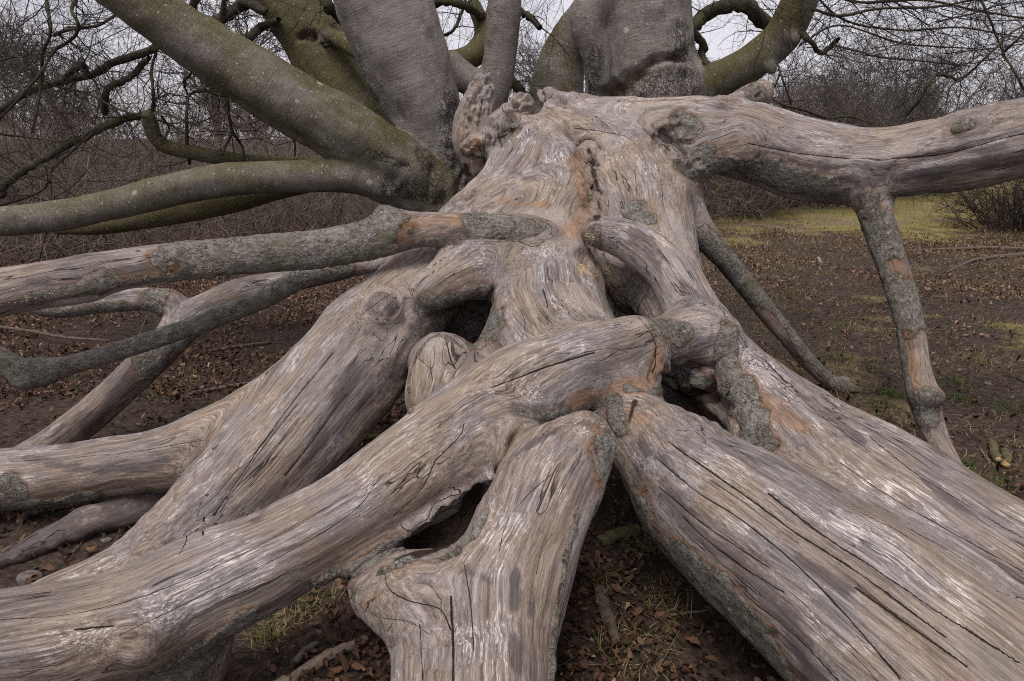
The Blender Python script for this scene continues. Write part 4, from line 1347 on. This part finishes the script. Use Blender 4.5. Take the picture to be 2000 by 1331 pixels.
# twigs on the traced branches
tw = []
for C, R in NEAR_SEEDS:
    Ls = float(np.linalg.norm(np.diff(C, axis=0), axis=1).sum())
    n = max(2, int(Ls * 14))
    i = rng.integers(0, len(C) - 1, n)
    T = unit(C[i + 1] - C[i])
    D = T * rng.uniform(-0.3, 0.8, (n, 1)) + unit(rng.normal(size=(n, 3)))
    tw.append(sprout(C[i], D, rng.uniform(0.25, 0.85, n), np.minimum(R[i] * 0.42, rng.uniform(0.003, 0.006, n)), 6, 0.34, 0.04))
P1 = np.concatenate([a for a, b in tw])
R1 = np.concatenate([b for a, b in tw])
# loose outer twigs of its crown hanging into the top of the view
O, D = [], []
for i in range(130):
    px = rng.uniform(-250, 2200)
    p, m = at(px, rng.uniform(-260, 20), rng.uniform(5.8, 9.0))
    O.append(p)
    sx = (1 if px > 1200 else -1) * rng.uniform(0.1, 1.0)
    D.append([sx, rng.uniform(-0.4, 0.4), rng.uniform(-0.75, 0.05)])
for i in range(24):      # long flat sprays at the upper right
    p, m = at(rng.uniform(1540, 1900), rng.uniform(-60, 110), rng.uniform(5.0, 7.0))
    O.append(p)
    D.append([1.0, rng.uniform(-0.3, 0.3), rng.uniform(-0.22, 0.12)])
P0, R0 = sprout(np.array(O), np.array(D), rng.uniform(0.9, 2.0, len(O)), rng.uniform(0.003, 0.0065, len(O)), 8, 0.17, 0.01, 0.3)
P1b, R1b = offshoots(P0, R0, 9, 0.3, 0.9, 0.55, 6, 0.26, 0.02, 0.7)
P1, R1 = np.concatenate([P1, P1b]), np.concatenate([R1, R1b])
P2, R2 = offshoots(P1, R1, 5, 0.12, 0.42, 0.5, 4, 0.34, 0.02, 0.8)
P3, R3 = offshoots(P2, np.maximum(R2, 0.0013), 2, 0.05, 0.2, 0.65, 2, 0.3, 0.0, 0.8)
v, f = bundle([(P0, R0), (P1, R1), (P2, R2), (P3, R3)])
o = part('twigs', v, f, TWIG, BT)
o['kind'] = 'stuff'
print('twigs', len(f) * 2)

# ------------------------------------------------------------------ thorn scrub and far trees
def scrub(area, n_stem, hmin, hmax, n2, n3, lean=0.55, rs=1.0):
    O = np.array([area() for _ in range(n_stem)])
    O = np.column_stack([O, ground_z(O[:, 0], O[:, 1]) - 0.02])
    D = np.column_stack([rng.normal(size=(n_stem, 2)) * lean, np.ones(n_stem)])
    P, R = sprout(O, D, rng.uniform(hmin, hmax, n_stem), rng.uniform(0.008, 0.016, n_stem) * rs, 7, 0.22, 0.07 if rs == 1 else 0.02, 0.25)
    Pb, Rb = offshoots(P, R, n2, 0.4, 1.1, 0.5, 4 if rs == 1 else 3, 0.32, 0.03, 0.9, 0.1)
    Pc, Rc = offshoots(Pb, np.maximum(Rb, 0.003 * rs), n3, 0.15, 0.5, 0.7, 2, 0.3, 0.0, 0.9)
    return bundle([(P, R), (Pb, Rb), (Pc, Rc)])


def left_area():
    while True:
        x, y = rng.uniform(-15, 0.8), rng.uniform(5.2, 14)
        front = 10.0 + (x + 1.0) * 1.15 if x < -1 else 10.0
        front = max(front, 5.6)
        if y > front + rng.uniform(0, 1) ** 2 * 3.0 and abs(x) < y * 1.05 + 1.5:
            return x, y


v, f = scrub(left_area, 720, 1.5, 3.3, 16, 2)
o = part('thicket', v, f, SCRUB)
tag(o, 'dense brown leafless thorn thicket across the left background', 'thicket', kind='stuff')
v, f = scrub(lambda: (rng.uniform(-17, 4.2), rng.uniform(14.5, 19)), 330, 2.2, 4.2, 11, 2)
o = part('thicket', v, f, SCRUB)
tag(o, 'farther brown thicket seen between the stems of the living beech', 'thicket', kind='stuff')


v, f = scrub(lambda: (rng.uniform(-30, 6.0), rng.uniform(20, 30)), 650, 3.0, 6.2, 10, 1.5, 0.25, 2.0)
o = part('far_thicket', v, f, FARTREE)
tag(o, 'pale brown far wood edge rising behind the thicket on the left', 'wood edge', kind='stuff')
v, f = scrub(lambda: (rng.uniform(13, 48), rng.uniform(38, 46)), 420, 2.6, 5.6, 9, 1.5, 0.25, 2.2)
o = part('far_thicket', v, f, FARTREE)
tag(o, 'low brown far hedge along the right skyline', 'hedge', kind='stuff')


def bush_mesh(w, h, n):
    O = np.column_stack([rng.normal(size=(n, 2)) * w * 0.16, np.full(n, -0.03)])
    D = np.column_stack([O[:, :2] / max(w * 0.16, 0.01) * 0.42 + rng.normal(size=(n, 2)) * 0.25, np.ones(n)])
    P, R = sprout(O, D, rng.uniform(0.55, 1.1, n) * h, rng.uniform(0.010, 0.022, n) * (h / 3) ** 0.5, 7, 0.16, 0.03, 0.2)
    Pb, Rb = offshoots(P, R, 12, 0.15 * h, 0.38 * h, 0.5, 4, 0.27, 0.0, 0.7, 0.1)
    Pc, Rc = offshoots(Pb, np.maximum(Rb, 0.0045 * max(1, h / 2.2)), 5, 0.06 * h, 0.18 * h, 0.75, 2, 0.3, 0.0, 0.8)
    return (P, R), [(Pb, Rb), (Pc, Rc)]


def bush(loc, w, h, n, label, mat, group=None, cat='bush', name='bare_bush'):
    st, tws = bush_mesh(w, h, n)
    r = thing(name, label, cat, (loc[0], loc[1], 0), group)
    off = np.array(r.location)
    v, f = bundle([st], 4)
    part('stems', v + off, f, mat, r)
    v, f = bundle(tws)
    o = part('twigs', v + off, f, mat, r)
    o['kind'] = 'stuff'
    return r


DARKB = make_twig('dark_thorn_twigs', (0.022, 0.016, 0.014), (0.055, 0.042, 0.036))
bush((4.7, 15.0), 2.8, 2.6, 110, 'grey brown bare bush seen under the arch of the right limb', SCRUB)
bush((9.3, 12.2), 2.2, 1.6, 100, 'dark thorny bush at the right edge below the horizontal limb', DARKB)
bush((10.6, 21.5), 5.2, 4.6, 190, 'tall rounded bare bush right of the olive branch, above the horizontal limb', FARTREE)
bush((7.3, 17.5), 3.0, 3.6, 110, 'bare bush just right of the torn stub on the horizontal limb', FARTREE)


def tree_mesh(h):
    P, R = sprout(np.array([[0, 0, -0.1]]), np.array([[0.03, 0, 1.0]]), np.array([h * 0.75]), np.array([h * 0.03]), 9, 0.05, 0, 0.3)
    Pa, Ra = offshoots(P, R, 26, h * 0.25, h * 0.5, 0.5, 7, 0.16, -0.05, 0.8, 0.22)
    Pb, Rb = offshoots(Pa, Ra, 9, h * 0.09, h * 0.24, 0.5, 5, 0.2, -0.02, 0.7, 0.2)
    Pc, Rc = offshoots(Pb, np.maximum(Rb, 0.015), 7, h * 0.04, h * 0.12, 0.6, 4, 0.25, 0, 0.8, 0.1)
    return (P, R), [(Pa, Ra), (Pb, Rb), (Pc, Rc)]


variants = []
for kk in range(2):
    st, tws = tree_mesh(6.0)
    va, fa = bundle([st], 6)
    vb, fb_ = bundle(tws)
    variants.append((va, fa, vb, fb_))
FAR = [(20.5, 44, 1.05, 'bare far tree left of the gap in the right skyline'), (26.5, 46, 1.0, 'wide bare far tree in the middle of the right skyline'),
       (31.5, 45, 1.15, 'tallest bare far tree toward the right edge of the skyline'), (36.0, 48, 1.2, 'bare far tree cut by the right edge of the frame'),
       (15.5, 40, 0.9, 'low bare far tree just behind the tall rounded bush'), (-9.0, 26, 1.05, 'bare tree rising over the thicket left of the long leaning stem'),
       (-15.5, 25, 1.0, 'bare tree behind the thicket near the left edge'), (-4.5, 27, 1.0, 'bare tree seen between the leaning stem and the olive stem'),
       (-20, 27, 1.1, 'bare tree cut by the left edge above the thicket'), (-12.3, 30, 1.2, 'farther bare tree in the gap between two nearer ones on the left'),
       (2.0, 28, 1.0, 'bare tree seen behind the slim upright stem')]
first = {}
for i, (x, y, s_, lab) in enumerate(FAR):
    va, fa, vb, fb_ = variants[i % 2]
    r = thing('bare_tree', lab, 'tree', (x, y, 0), 'bare trees in the far background')
    if i % 2 not in first:
        off = np.array(r.location)
        a = part('trunk', va + off, fa, FARTREE, r)
        b = part('crown', vb + off, fb_, FARTREE, r)
        b['kind'] = 'stuff'
        first[i % 2] = (a, b)
    else:
        for src in first[i % 2]:
            c = src.copy()
            COL.objects.link(c)
            c.parent = r
    r.rotation_euler = (0, 0, 1.3 * i)
    r.scale = (s_, s_, s_)

# ------------------------------------------------------------------ litter on the ground
zb = np.full((60, 84), 1e9)
for pp in (PT, PT2):
    cx, cy = ((pp.px + 40) / 25).astype(int), ((pp.py + 40) / 25).astype(int)
    okc = (cx >= 0) & (cx < 84) & (cy >= 0) & (cy < 60) & (pp.z > 0.2)
    np.minimum.at(zb, (cy[okc], cx[okc]), pp.z[okc])


def in_view(P):
    x, y, z = pix(P)
    cx, cy = ((x + 40) / 25).astype(int), ((y + 40) / 25).astype(int)
    ok = (z > 0.3) & (x > 0) & (x < 2000) & (y > 0) & (y < 1331)
    ok[ok] &= zb[cy[ok], cx[ok]] > z[ok]
    return ok


def leaf_density(x, y):
    P = np.stack([x, y, np.zeros_like(x)], 1)
    left = np.clip((0.9 - x) / 1.5, 0, 1)
    front = np.clip((3.3 - y) / 0.8, 0, 1)
    farr = np.clip((y - 5.5) / 3, 0, 1) * np.clip((13.5 - y) / 2.0, 0, 1)
    pat = np.clip(0.55 + 0.9 * fbm(P * 1.1, 61, 2), 0.06, 1.3)
    glade = np.clip((y - 4.0) / 1.2, 0, 1) * left
    return (0.14 + 0.62 * left + 0.62 * front + 1.0 * glade + 0.55 * farr * (1 - left)) * pat


n = 370000
lx, ly = rng.uniform(-7.5, 9.5, n), 1.0 + 12.5 * rng.uniform(0, 1, n) ** 1.35
keep = (rng.uniform(0, 1, n) < leaf_density(lx, ly) * 0.95) & (np.abs(lx) < ly * 0.95 + 0.9)
lx, ly = lx[keep], ly[keep]


def leaf_template():
    k = 8
    out = []
    for _ in range(k):
        c, q = rng.uniform(-0.12, 0.5), rng.uniform(-0.15, 0.4)
        out.append(np.array([[0, -0.5, q * 0.4], [rng.uniform(0.12, 0.27), -0.22, c], [rng.uniform(0.14, 0.30), 0.16, c * rng.uniform(0.0, 1.5)], [0, 0.5, q], [-rng.uniform(0.14, 0.30), 0.14, c * rng.uniform(0.0, 1.5)], [-rng.uniform(0.12, 0.27), -0.18, c * rng.uniform(0.3, 1.2)]]))
    return out


TPL = leaf_template()
LFACE = np.array([[0, 1, 2, 3], [0, 3, 4, 5]])
nl = len(lx)
size = 0.014 + 0.034 * rng.uniform(0, 1, nl) ** 1.4
rot = rng.uniform(0, 2 * np.pi, nl)
tilt = rng.normal(0, 0.6, (nl, 2))
LP = np.column_stack([lx, ly, ground_z(lx, ly) + 0.006 + 0.014 * rng.uniform(0, 1, nl)])
lrnd = np.clip(rng.normal(0.38, 0.27, nl) + 0.30 * np.clip((ly - 4.5) / 2, 0, 1), 0, 1)
vis = np.nonzero(in_view(LP))[0]
near = vis[np.argsort(-(size[vis] / np.linalg.norm(LP[vis] - CAM, axis=1)))[:260]]
rest = np.ones(nl, bool)
rest[near] = False


def leaf_verts(idx):
    t = np.stack(TPL)[idx % 8] * size[idx][:, None, None]
    z = t[:, :, 2] + t[:, :, 0] * tilt[idx, :1] + t[:, :, 1] * tilt[idx, 1:]
    c, s_ = np.cos(rot[idx])[:, None], np.sin(rot[idx])[:, None]
    return np.stack([t[:, :, 0] * c - t[:, :, 1] * s_, t[:, :, 0] * s_ + t[:, :, 1] * c, z + 0.004], -1) + LP[idx][:, None]


ri = np.nonzero(rest)[0]
ri = ri[np.argsort(ly[ri] > 4.3, kind='stable')]
nfar = int((ly[ri] > 4.3).sum())
nnear = len(ri) - nfar
v = leaf_verts(ri).reshape(-1, 3)
f = (np.arange(nnear)[:, None, None] * 6 + LFACE[None]).reshape(-1, 4)
f = np.vstack([f, np.arange(nnear, len(ri))[:, None] * 6 + np.array([[0, 2, 3, 5]])])      # farther leaves keep one folded face
o = part('leaf_litter', v, f, LEAF, attrs={'rnd': np.repeat(lrnd[ri], 6)}, smooth=False)
tag(o, 'scattered brown beech leaves covering the ground', 'leaf litter', kind='stuff')
print('leaves', nl)
LM_ = [mesh_np('dead_leaf', np.stack(TPL)[k % 8] * np.array([1, 1, 1.0]), LFACE, False, {'rnd': np.full(6, 0.15 + 0.085 * k)}) for k in range(8)]
for me in LM_:
    me.materials.append(LEAF)
for q in near:
    o = bpy.data.objects.new('dead_leaf', LM_[int(q) % 8])
    COL.objects.link(o)
    o.parent = ground
    o.location = LP[q] + np.array([0, 0, 0.004])
    o.rotation_euler = (tilt[q, 0] * 0.8, tilt[q, 1] * 0.8, rot[q])
    o.scale = (size[q],) * 3

# twig litter and soil crumbs
n = 2600
tx, ty = rng.uniform(-6, 8, n), 1.2 + 9 * rng.uniform(0, 1, n) ** 1.2
O = np.column_stack([tx, ty, ground_z(tx, ty) + 0.008])
D = np.column_stack([rng.normal(size=(n, 2)), rng.normal(size=n) * 0.05])
P, R = sprout(O, D, rng.uniform(0.05, 0.4, n) * rng.uniform(0.3, 1, n), rng.uniform(0.0012, 0.0045, n), 4, 0.16, 0.0, 0.6)
P[:, :, 2] = np.maximum(P[:, :, 2], (O[:, 2] + 0.001)[:, None])
v, f = bundle([(P, R)])
o = part('twig_litter', v, f, STICK)
tag(o, 'fine broken twigs scattered over soil and leaves', 'twigs', kind='stuff')
n = 5000
tx, ty = rng.uniform(-6, 8, n), 1.2 + 7 * rng.uniform(0, 1, n) ** 1.3
oc = np.array([[1, 0, 0], [0, 1, 0], [-1, 0, 0], [0, -1, 0], [0, 0, 0.8], [0, 0, -0.8]], float)
of = np.array([[0, 1, 4], [1, 2, 4], [2, 3, 4], [3, 0, 4], [1, 0, 5], [2, 1, 5], [3, 2, 5], [0, 3, 5]])
sz = 0.004 + 0.016 * rng.uniform(0, 1, n) ** 3
v = (oc[None] * (sz[:, None, None] * rng.uniform(0.6, 1.4, (n, 6, 1))) + np.column_stack([tx, ty, ground_z(tx, ty)])[:, None]).reshape(-1, 3)
f = (np.arange(n)[:, None, None] * 6 + of[None]).reshape(-1, 3)
o = part('soil_crumbs', v, f, SOIL, attrs={'green': np.zeros(len(v))})
tag(o, 'small clods and crumbs of dark soil on the trampled ground', 'soil', kind='stuff')

# grass
def blades(px, py_, rad, cnt, hmin, hmax, green):
    n = len(px)
    k = np.repeat(np.arange(n), cnt)
    m = len(k)
    r = rad[k] * np.sqrt(rng.uniform(0, 1, m))
    a = rng.uniform(0, 2 * np.pi, m)
    x, y = px[k] + r * np.cos(a), py_[k] + r * np.sin(a)
    O = np.column_stack([x, y, ground_z(x, y) - 0.003])
    d = np.column_stack([rng.normal(size=(m, 2)) * 0.75, np.ones(m)])
    L = rng.uniform(hmin, hmax, m)
    P, R = sprout(O, d, L, np.full(m, 0.0022), 3, 0.26, 0.3, 0.15)
    P[:, :, 2] = np.maximum(P[:, :, 2], O[:, 2:3] + 0.004)
    sidev = unit(np.cross(P[:, -1] - P[:, 0], np.array([0, 0, 1.0])) + 1e-6)
    VV = np.stack([P + sidev[:, None] * R[..., None], P - sidev[:, None] * R[..., None]], 2).reshape(-1, 3)
    b = np.arange(m)[:, None] * 6 + np.arange(2)[None] * 2
    FF = np.stack([b, b + 1, b + 3, b + 2], -1).reshape(-1, 4)
    g = np.clip(green[k] + rng.normal(0, 0.16, m), 0, 1)
    return VV, FF, np.repeat(g, 6)


gp = [(1975, 805, .12, 0.1), (1722, 792, .08, 0.15), (1740, 775, .06, .2), (1873, 780, .07, 0.12), (1905, 705, .12, 0.55), (1650, 640, .16, .55), (1560, 605, .16, .5), (1780, 640, .13, .6),
      (1640, 700, .10, 0.4), (1800, 560, .18, .6), (1540, 570, .14, .2), (1880, 745, .08, .25), (1960, 640, .2, .6), (1900, 560, .2, .6), (1700, 720, .1, .35), (1880, 905, .05, .15), (1925, 940, .1, .3),
      (560, 1205, .08, .7), (520, 1245, .05, .6), (1270, 1230, .16, .75), (1240, 1290, .14, .7), (1300, 1180, .1, .6), (1180, 1150, .07, .6), (660, 830, .16, .4), (700, 880, .1, .35), (1290, 1000, .06, .5),
      (130, 1000, .1, .35), (300, 760, .2, .5), (380, 740, .15, .5), (1250, 1080, .07, .6), (620, 1180, .08, .6), (1720, 650, .12, .65), (1500, 540, .2, .6), (1950, 500, .25, .65), (1480, 620, .15, .6)]
gx_, gy_, gr_, gg_ = [], [], [], []
for a, b, r_, g_ in gp:
    p, m = at_ground(a, b)
    gx_.append(p[0])
    gy_.append(p[1])
    gr_.append(r_)
    gg_.append(g_)
v1_, f1_, g1_ = blades(np.array(gx_), np.array(gy_), np.array(gr_), 105, 0.025, 0.095, np.array(gg_))
n = 1700
tx, ty = rng.uniform(0.9, 8, n), rng.uniform(3.0, 11, n)
v2_, f2_, g2_ = blades(tx, ty, rng.uniform(0.05, 0.3, n), 19, 0.02, 0.09, rng.uniform(0.3, 1.0, n) ** 0.8)
n = 1500
ty = rng.uniform(10.5, 26, n)
tx = rng.uniform(0.15, 0.85, n) * ty
v3_, f3_, g3_ = blades(tx, ty, rng.uniform(0.15, 0.5, n), 20, 0.05, 0.2, rng.uniform(0.3, 0.95, n))
o = part('grass', np.vstack([v1_, v2_, v3_]), np.vstack([f1_, f2_ + len(v1_), f3_ + len(v1_) + len(v2_)]), GRASS, attrs={'rnd': np.concatenate([g1_, g2_, g3_])})
tag(o, 'sparse tufts of green and straw coloured grass on the mud and far meadow', 'grass', kind='stuff')


# ------------------------------------------------------------------ sticks, plank and stones lying about
def stick(name, label, cat, pts, mat, lift=1.0, sides=8, group=None, wob=0.12, ends=False):
    rows = []
    for x, y, hw in pts:
        p, m = at_ground(x, y)
        r = hw * m
        p, m = at_ground(x, y, r * lift)
        rows.append([p[0], p[1], ground_z(p[:1], p[1:2])[0] + r * lift * 0.85, r])
    W_ = catmull(rows, 6)
    C, R = W_[:, :3], np.maximum(W_[:, 3], 0.001)
    C = C + rng.normal(size=C.shape) * (R * wob)[:, None]
    R = R * rng.uniform(0.9, 1.1, len(R))
    C = np.vstack([C[0] - (C[1] - C[0]) * 0.02, C, C[-1] + (C[-1] - C[-2]) * 0.02])
    R = np.concatenate([[R[0] * 0.05], R, [R[-1] * 0.05]])
    v, f = tubes(C[None], R[None], sides)
    v = v + rng.normal(size=v.shape) * 0.04 * R.mean()
    if ends:
        t = thing(name, label, cat, tuple(C[len(C) // 2] * np.array([1, 1, 0])), group)
        part('bark', v, f, mat, t)
        d = unit(C[-2] - C[-3])
        e, fe = tubes(np.array([[C[-1] - d * R[-2] * 0.5, C[-1] + d * R[-2] * 0.25, C[-1] + d * R[-2] * 0.55]]), np.array([[R[-2] * 0.9, R[-2] * 0.82, R[-2] * 0.05]]), 9)
        part('broken_end', e + rng.normal(size=e.shape) * R[-2] * 0.07, fe, CUTEND, t)
        return t
    o = part(name, v, f, mat)
    return tag(o, label, cat, group)


stick('short_stick', 'left one of two short mossy sticks with pale broken ends on the mud', 'stick', [(1936, 862, 6), (1942, 878, 8), (1950, 892, 9)], STICKMOSS, ends=True)
stick('short_stick', 'right one of two short mossy sticks with pale broken ends on the mud', 'stick', [(1960, 878, 7), (1967, 888, 9), (1966, 902, 9)], STICKMOSS, ends=True)
stick('mossy_stick', 'mossy green stick poking out between the two big left limbs', 'stick', [(560, 905, 9), (620, 880, 8), (650, 860, 8), (720, 856, 7), (790, 850, 6)], STICKMOSS, 2.0)
stick('thick_stick', 'thick dark stick lying on leaves right of the forked limb', 'stick', [(1172, 1160, 13), (1182, 1195, 13), (1196, 1235, 12), (1204, 1265, 9)], STICK)
stick('pale_stick', 'long pale stick on the leaves left of the forked limb', 'stick', [(520, 1345, 12), (590, 1310, 12), (650, 1282, 11), (716, 1256, 9)], STICKPALE)
stick('grey_splinter', 'grey splinter of wood under the crossing limb', 'stick', [(575, 1290, 8), (600, 1268, 8), (622, 1256, 4)], STONE)
stick('fallen_branch', 'upper one of two fallen branches on the mud at the right edge', 'branch', [(1770, 492, 2), (1840, 486, 3), (1930, 484, 3.6), (2030, 490, 4)], STICK)
stick('fallen_branch', 'lower one of two fallen branches slanting over the mud at the right edge', 'branch', [(1850, 530, 2), (1900, 512, 3.2), (1960, 500, 4), (2030, 497, 5)], STICK)
stick('yellow_stick', 'thin yellowish stick under the left branches', 'stick', [(-10, 642, 2.5), (60, 650, 3), (130, 660, 3), (215, 668, 2)], STICK, 6)
stick('curved_stick', 'curved grey stick left of the split plank', 'stick', [(40, 1030, 5), (60, 1010, 7), (90, 1000, 6), (170, 985, 4)], STICKPALE)
stick('mossy_twig', 'forked mossy twig lying right of the split plank', 'twig', [(205, 962, 3), (245, 978, 4), (280, 995, 4), (255, 1015, 4), (180, 1045, 5)], STICKMOSS)
stick('dead_twig', 'dark twig beside the left limb base on leaves', 'twig', [(285, 992, 5), (320, 975, 5), (360, 955, 5)], STICK)
stick('mossy_twig', 'thin mossy twig on the soil behind the low left limb', 'twig', [(280, 838, 2), (360, 822, 3), (450, 806, 3)], STICKMOSS)
stick('long_twig', 'long grey twig on the soil above the low left limb', 'twig', [(370, 770, 3), (410, 762, 4), (470, 752, 3), (500, 748, 2)], STICK)
stick('long_twig', 'long curved twig crossing the leaf litter under the left branches', 'twig', [(390, 690, 3), (450, 680, 4), (530, 668, 3)], STICK)
stick('root_stub', 'short root like stick where the thin prop meets the mud', 'stick', [(1625, 752, 5), (1655, 765, 7), (1682, 768, 6)], STICK)
stick('dark_stick', 'dark twisted stick on the soil at the lower right edge', 'stick', [(1890, 945, 3), (1930, 962, 4), (1975, 978, 4), (1990, 988, 3)], STICK)
stick('pale_twig', 'short pale curved twig lying on the brown grass right of the trunk', 'twig', [(1598, 502, 3), (1602, 512, 3), (1606, 514, 2)], STICKPALE)
stick('thin_stick', 'thin pale stick on leaves below the right limb', 'stick', [(1280, 1210, 2.5), (1330, 1202, 3), (1385, 1196, 2.5)], STICKPALE)
stick('mossy_log', 'small mossy log end under the broad right limb', 'log', [(1170, 1062, 12), (1205, 1052, 13), (1240, 1040, 13)], STICKMOSS)

# the split plank
rows = []
for x, y, hw, zt in [(345, 952, 34, 0.16), (280, 975, 40, 0.15), (200, 1010, 36, 0.12), (120, 1046, 26, 0.10), (50, 1078, 20, 0.08), (-40, 1118, 14, 0.06), (-130, 1155, 9, 0.05)]:
    p, m = at_ground(x, y, zt * 0.5)
    rows.append([*p, hw * m, zt])
W_ = catmull(rows, 6)
ringv = []
for i, (x, y, z, r, zt) in enumerate(W_):
    t = unit(W_[min(i + 1, len(W_) - 1), :3] - W_[max(i - 1, 0), :3])
    sdv = unit(np.cross(t, [0, 0, 1.0]))
    zz = ground_z(np.array([x]), np.array([y]))[0]
    prof = [(-1.0, 0.25), (-0.85, 0.5), (-0.15, 1.0 + 0.1 * math.sin(i * .5)), (0.0, 0.88), (0.12, 0.95), (0.95, 0.45), (1.0, 0.05), (0.2, -0.1), (-0.7, -0.05)]
    for a, b in prof:
        ringv.append(np.array([x, y, zz]) + sdv * a * r + np.array([0, 0, b * zt]) + rng.normal(size=3) * 0.003)
np_ = 9
v = np.array(ringv)
nr = len(W_)
b = (np.arange(nr - 1)[:, None] * np_ + np.arange(np_)[None])
b2 = (np.arange(nr - 1)[:, None] * np_ + (np.arange(np_)[None] + 1) % np_)
f = np.stack([b, b2, b2 + np_, b + np_], -1).reshape(-1, 4)
pl_s = np.repeat(np.linspace(0, 1.6, nr), np_)
o = part('split_plank', v, f, WOOD, attrs={'gc': np.stack([pl_s, np.tile(np.arange(np_), nr) * 0.03, np.tile(np.array([0, .02, .05, .04, .05, .02, 0, 0, 0]), nr)], 1), 'bark': np.full(len(v), -1.0),
         'stain': np.full(len(v), 0.9), 'warm': np.full(len(v), 0.0), 'soil': np.full(len(v), -0.6), **{'crk%d' % i: np.tile([0.02, 0, 1.0], (len(v), 1)) for i in range(4)}}, smooth=False)
tag(o, 'split weathered wedge of wood lying on the leaves at the left edge', 'plank')


def stone(px, py, r_px, label, mat=STONE, flat=0.6, name='stone'):
    p, m = at_ground(px, py)
    r = r_px * m
    lat = np.linspace(0.02, np.pi - 0.02, 7)
    lon = np.arange(9) / 9 * 2 * np.pi
    vv = np.stack([np.outer(np.sin(lat), np.cos(lon)), np.outer(np.sin(lat), np.sin(lon)), np.outer(np.cos(lat), np.ones(9))], -1).reshape(-1, 3)
    vv = vv * (1 + 0.25 * vnoise(vv * 1.6 + px, 71) + 0.12 * vnoise(vv * 4 + py, 72))[:, None]
    vv = vv * np.array([1, 0.75, flat]) * r + np.array([p[0], p[1], ground_z(p[:1], p[1:2])[0] + r * flat * 0.4])
    i0 = np.arange(6)[:, None] * 9 + np.arange(9)[None]
    i1 = np.arange(6)[:, None] * 9 + (np.arange(9)[None] + 1) % 9
    o = part(name, vv, np.stack([i0, i0 + 9, i1 + 9, i1], -1).reshape(-1, 4), mat, smooth=False)
    tag(o, label, 'stone')


stone(1930, 746, 8, 'brown stone on the mud right of the prop branch knot')
stone(1958, 868, 6, 'small pale flat stone above the two short sticks', flat=0.3)
stone(1858, 853, 6, 'pale flat stone right beside the lower end of the prop branch', flat=0.3)
stone(1972, 884, 5, 'small flat stone just right of the two short sticks', flat=0.3)
stone(1868, 834, 5, 'little grey stone a bit above the flat one by the prop branch', flat=0.4)
stone(618, 1240, 11, 'rough grey stone on leaves under the crossing limb')
stone(1190, 1105, 7, 'small grey stone right of the forked limb', flat=0.5)
stone(1105, 1235, 11, 'flat dark stone beside the thick dark stick', flat=0.3)
stone(1985, 985, 13, 'greyish stone at the right edge against the far right limb', flat=0.7)
stone(208, 1055, 12, 'flat grey stone among orange leaves near the left limb', flat=0.25)
stone(62, 1140, 26, 'mossy stone half behind the crossing limb at the left edge', STONE, 0.5)

print('triangles', sum(len(m.polygons) * (2 if len(m.polygons) and m.polygons[0].loop_total == 4 else 1) for m in bpy.data.meshes))
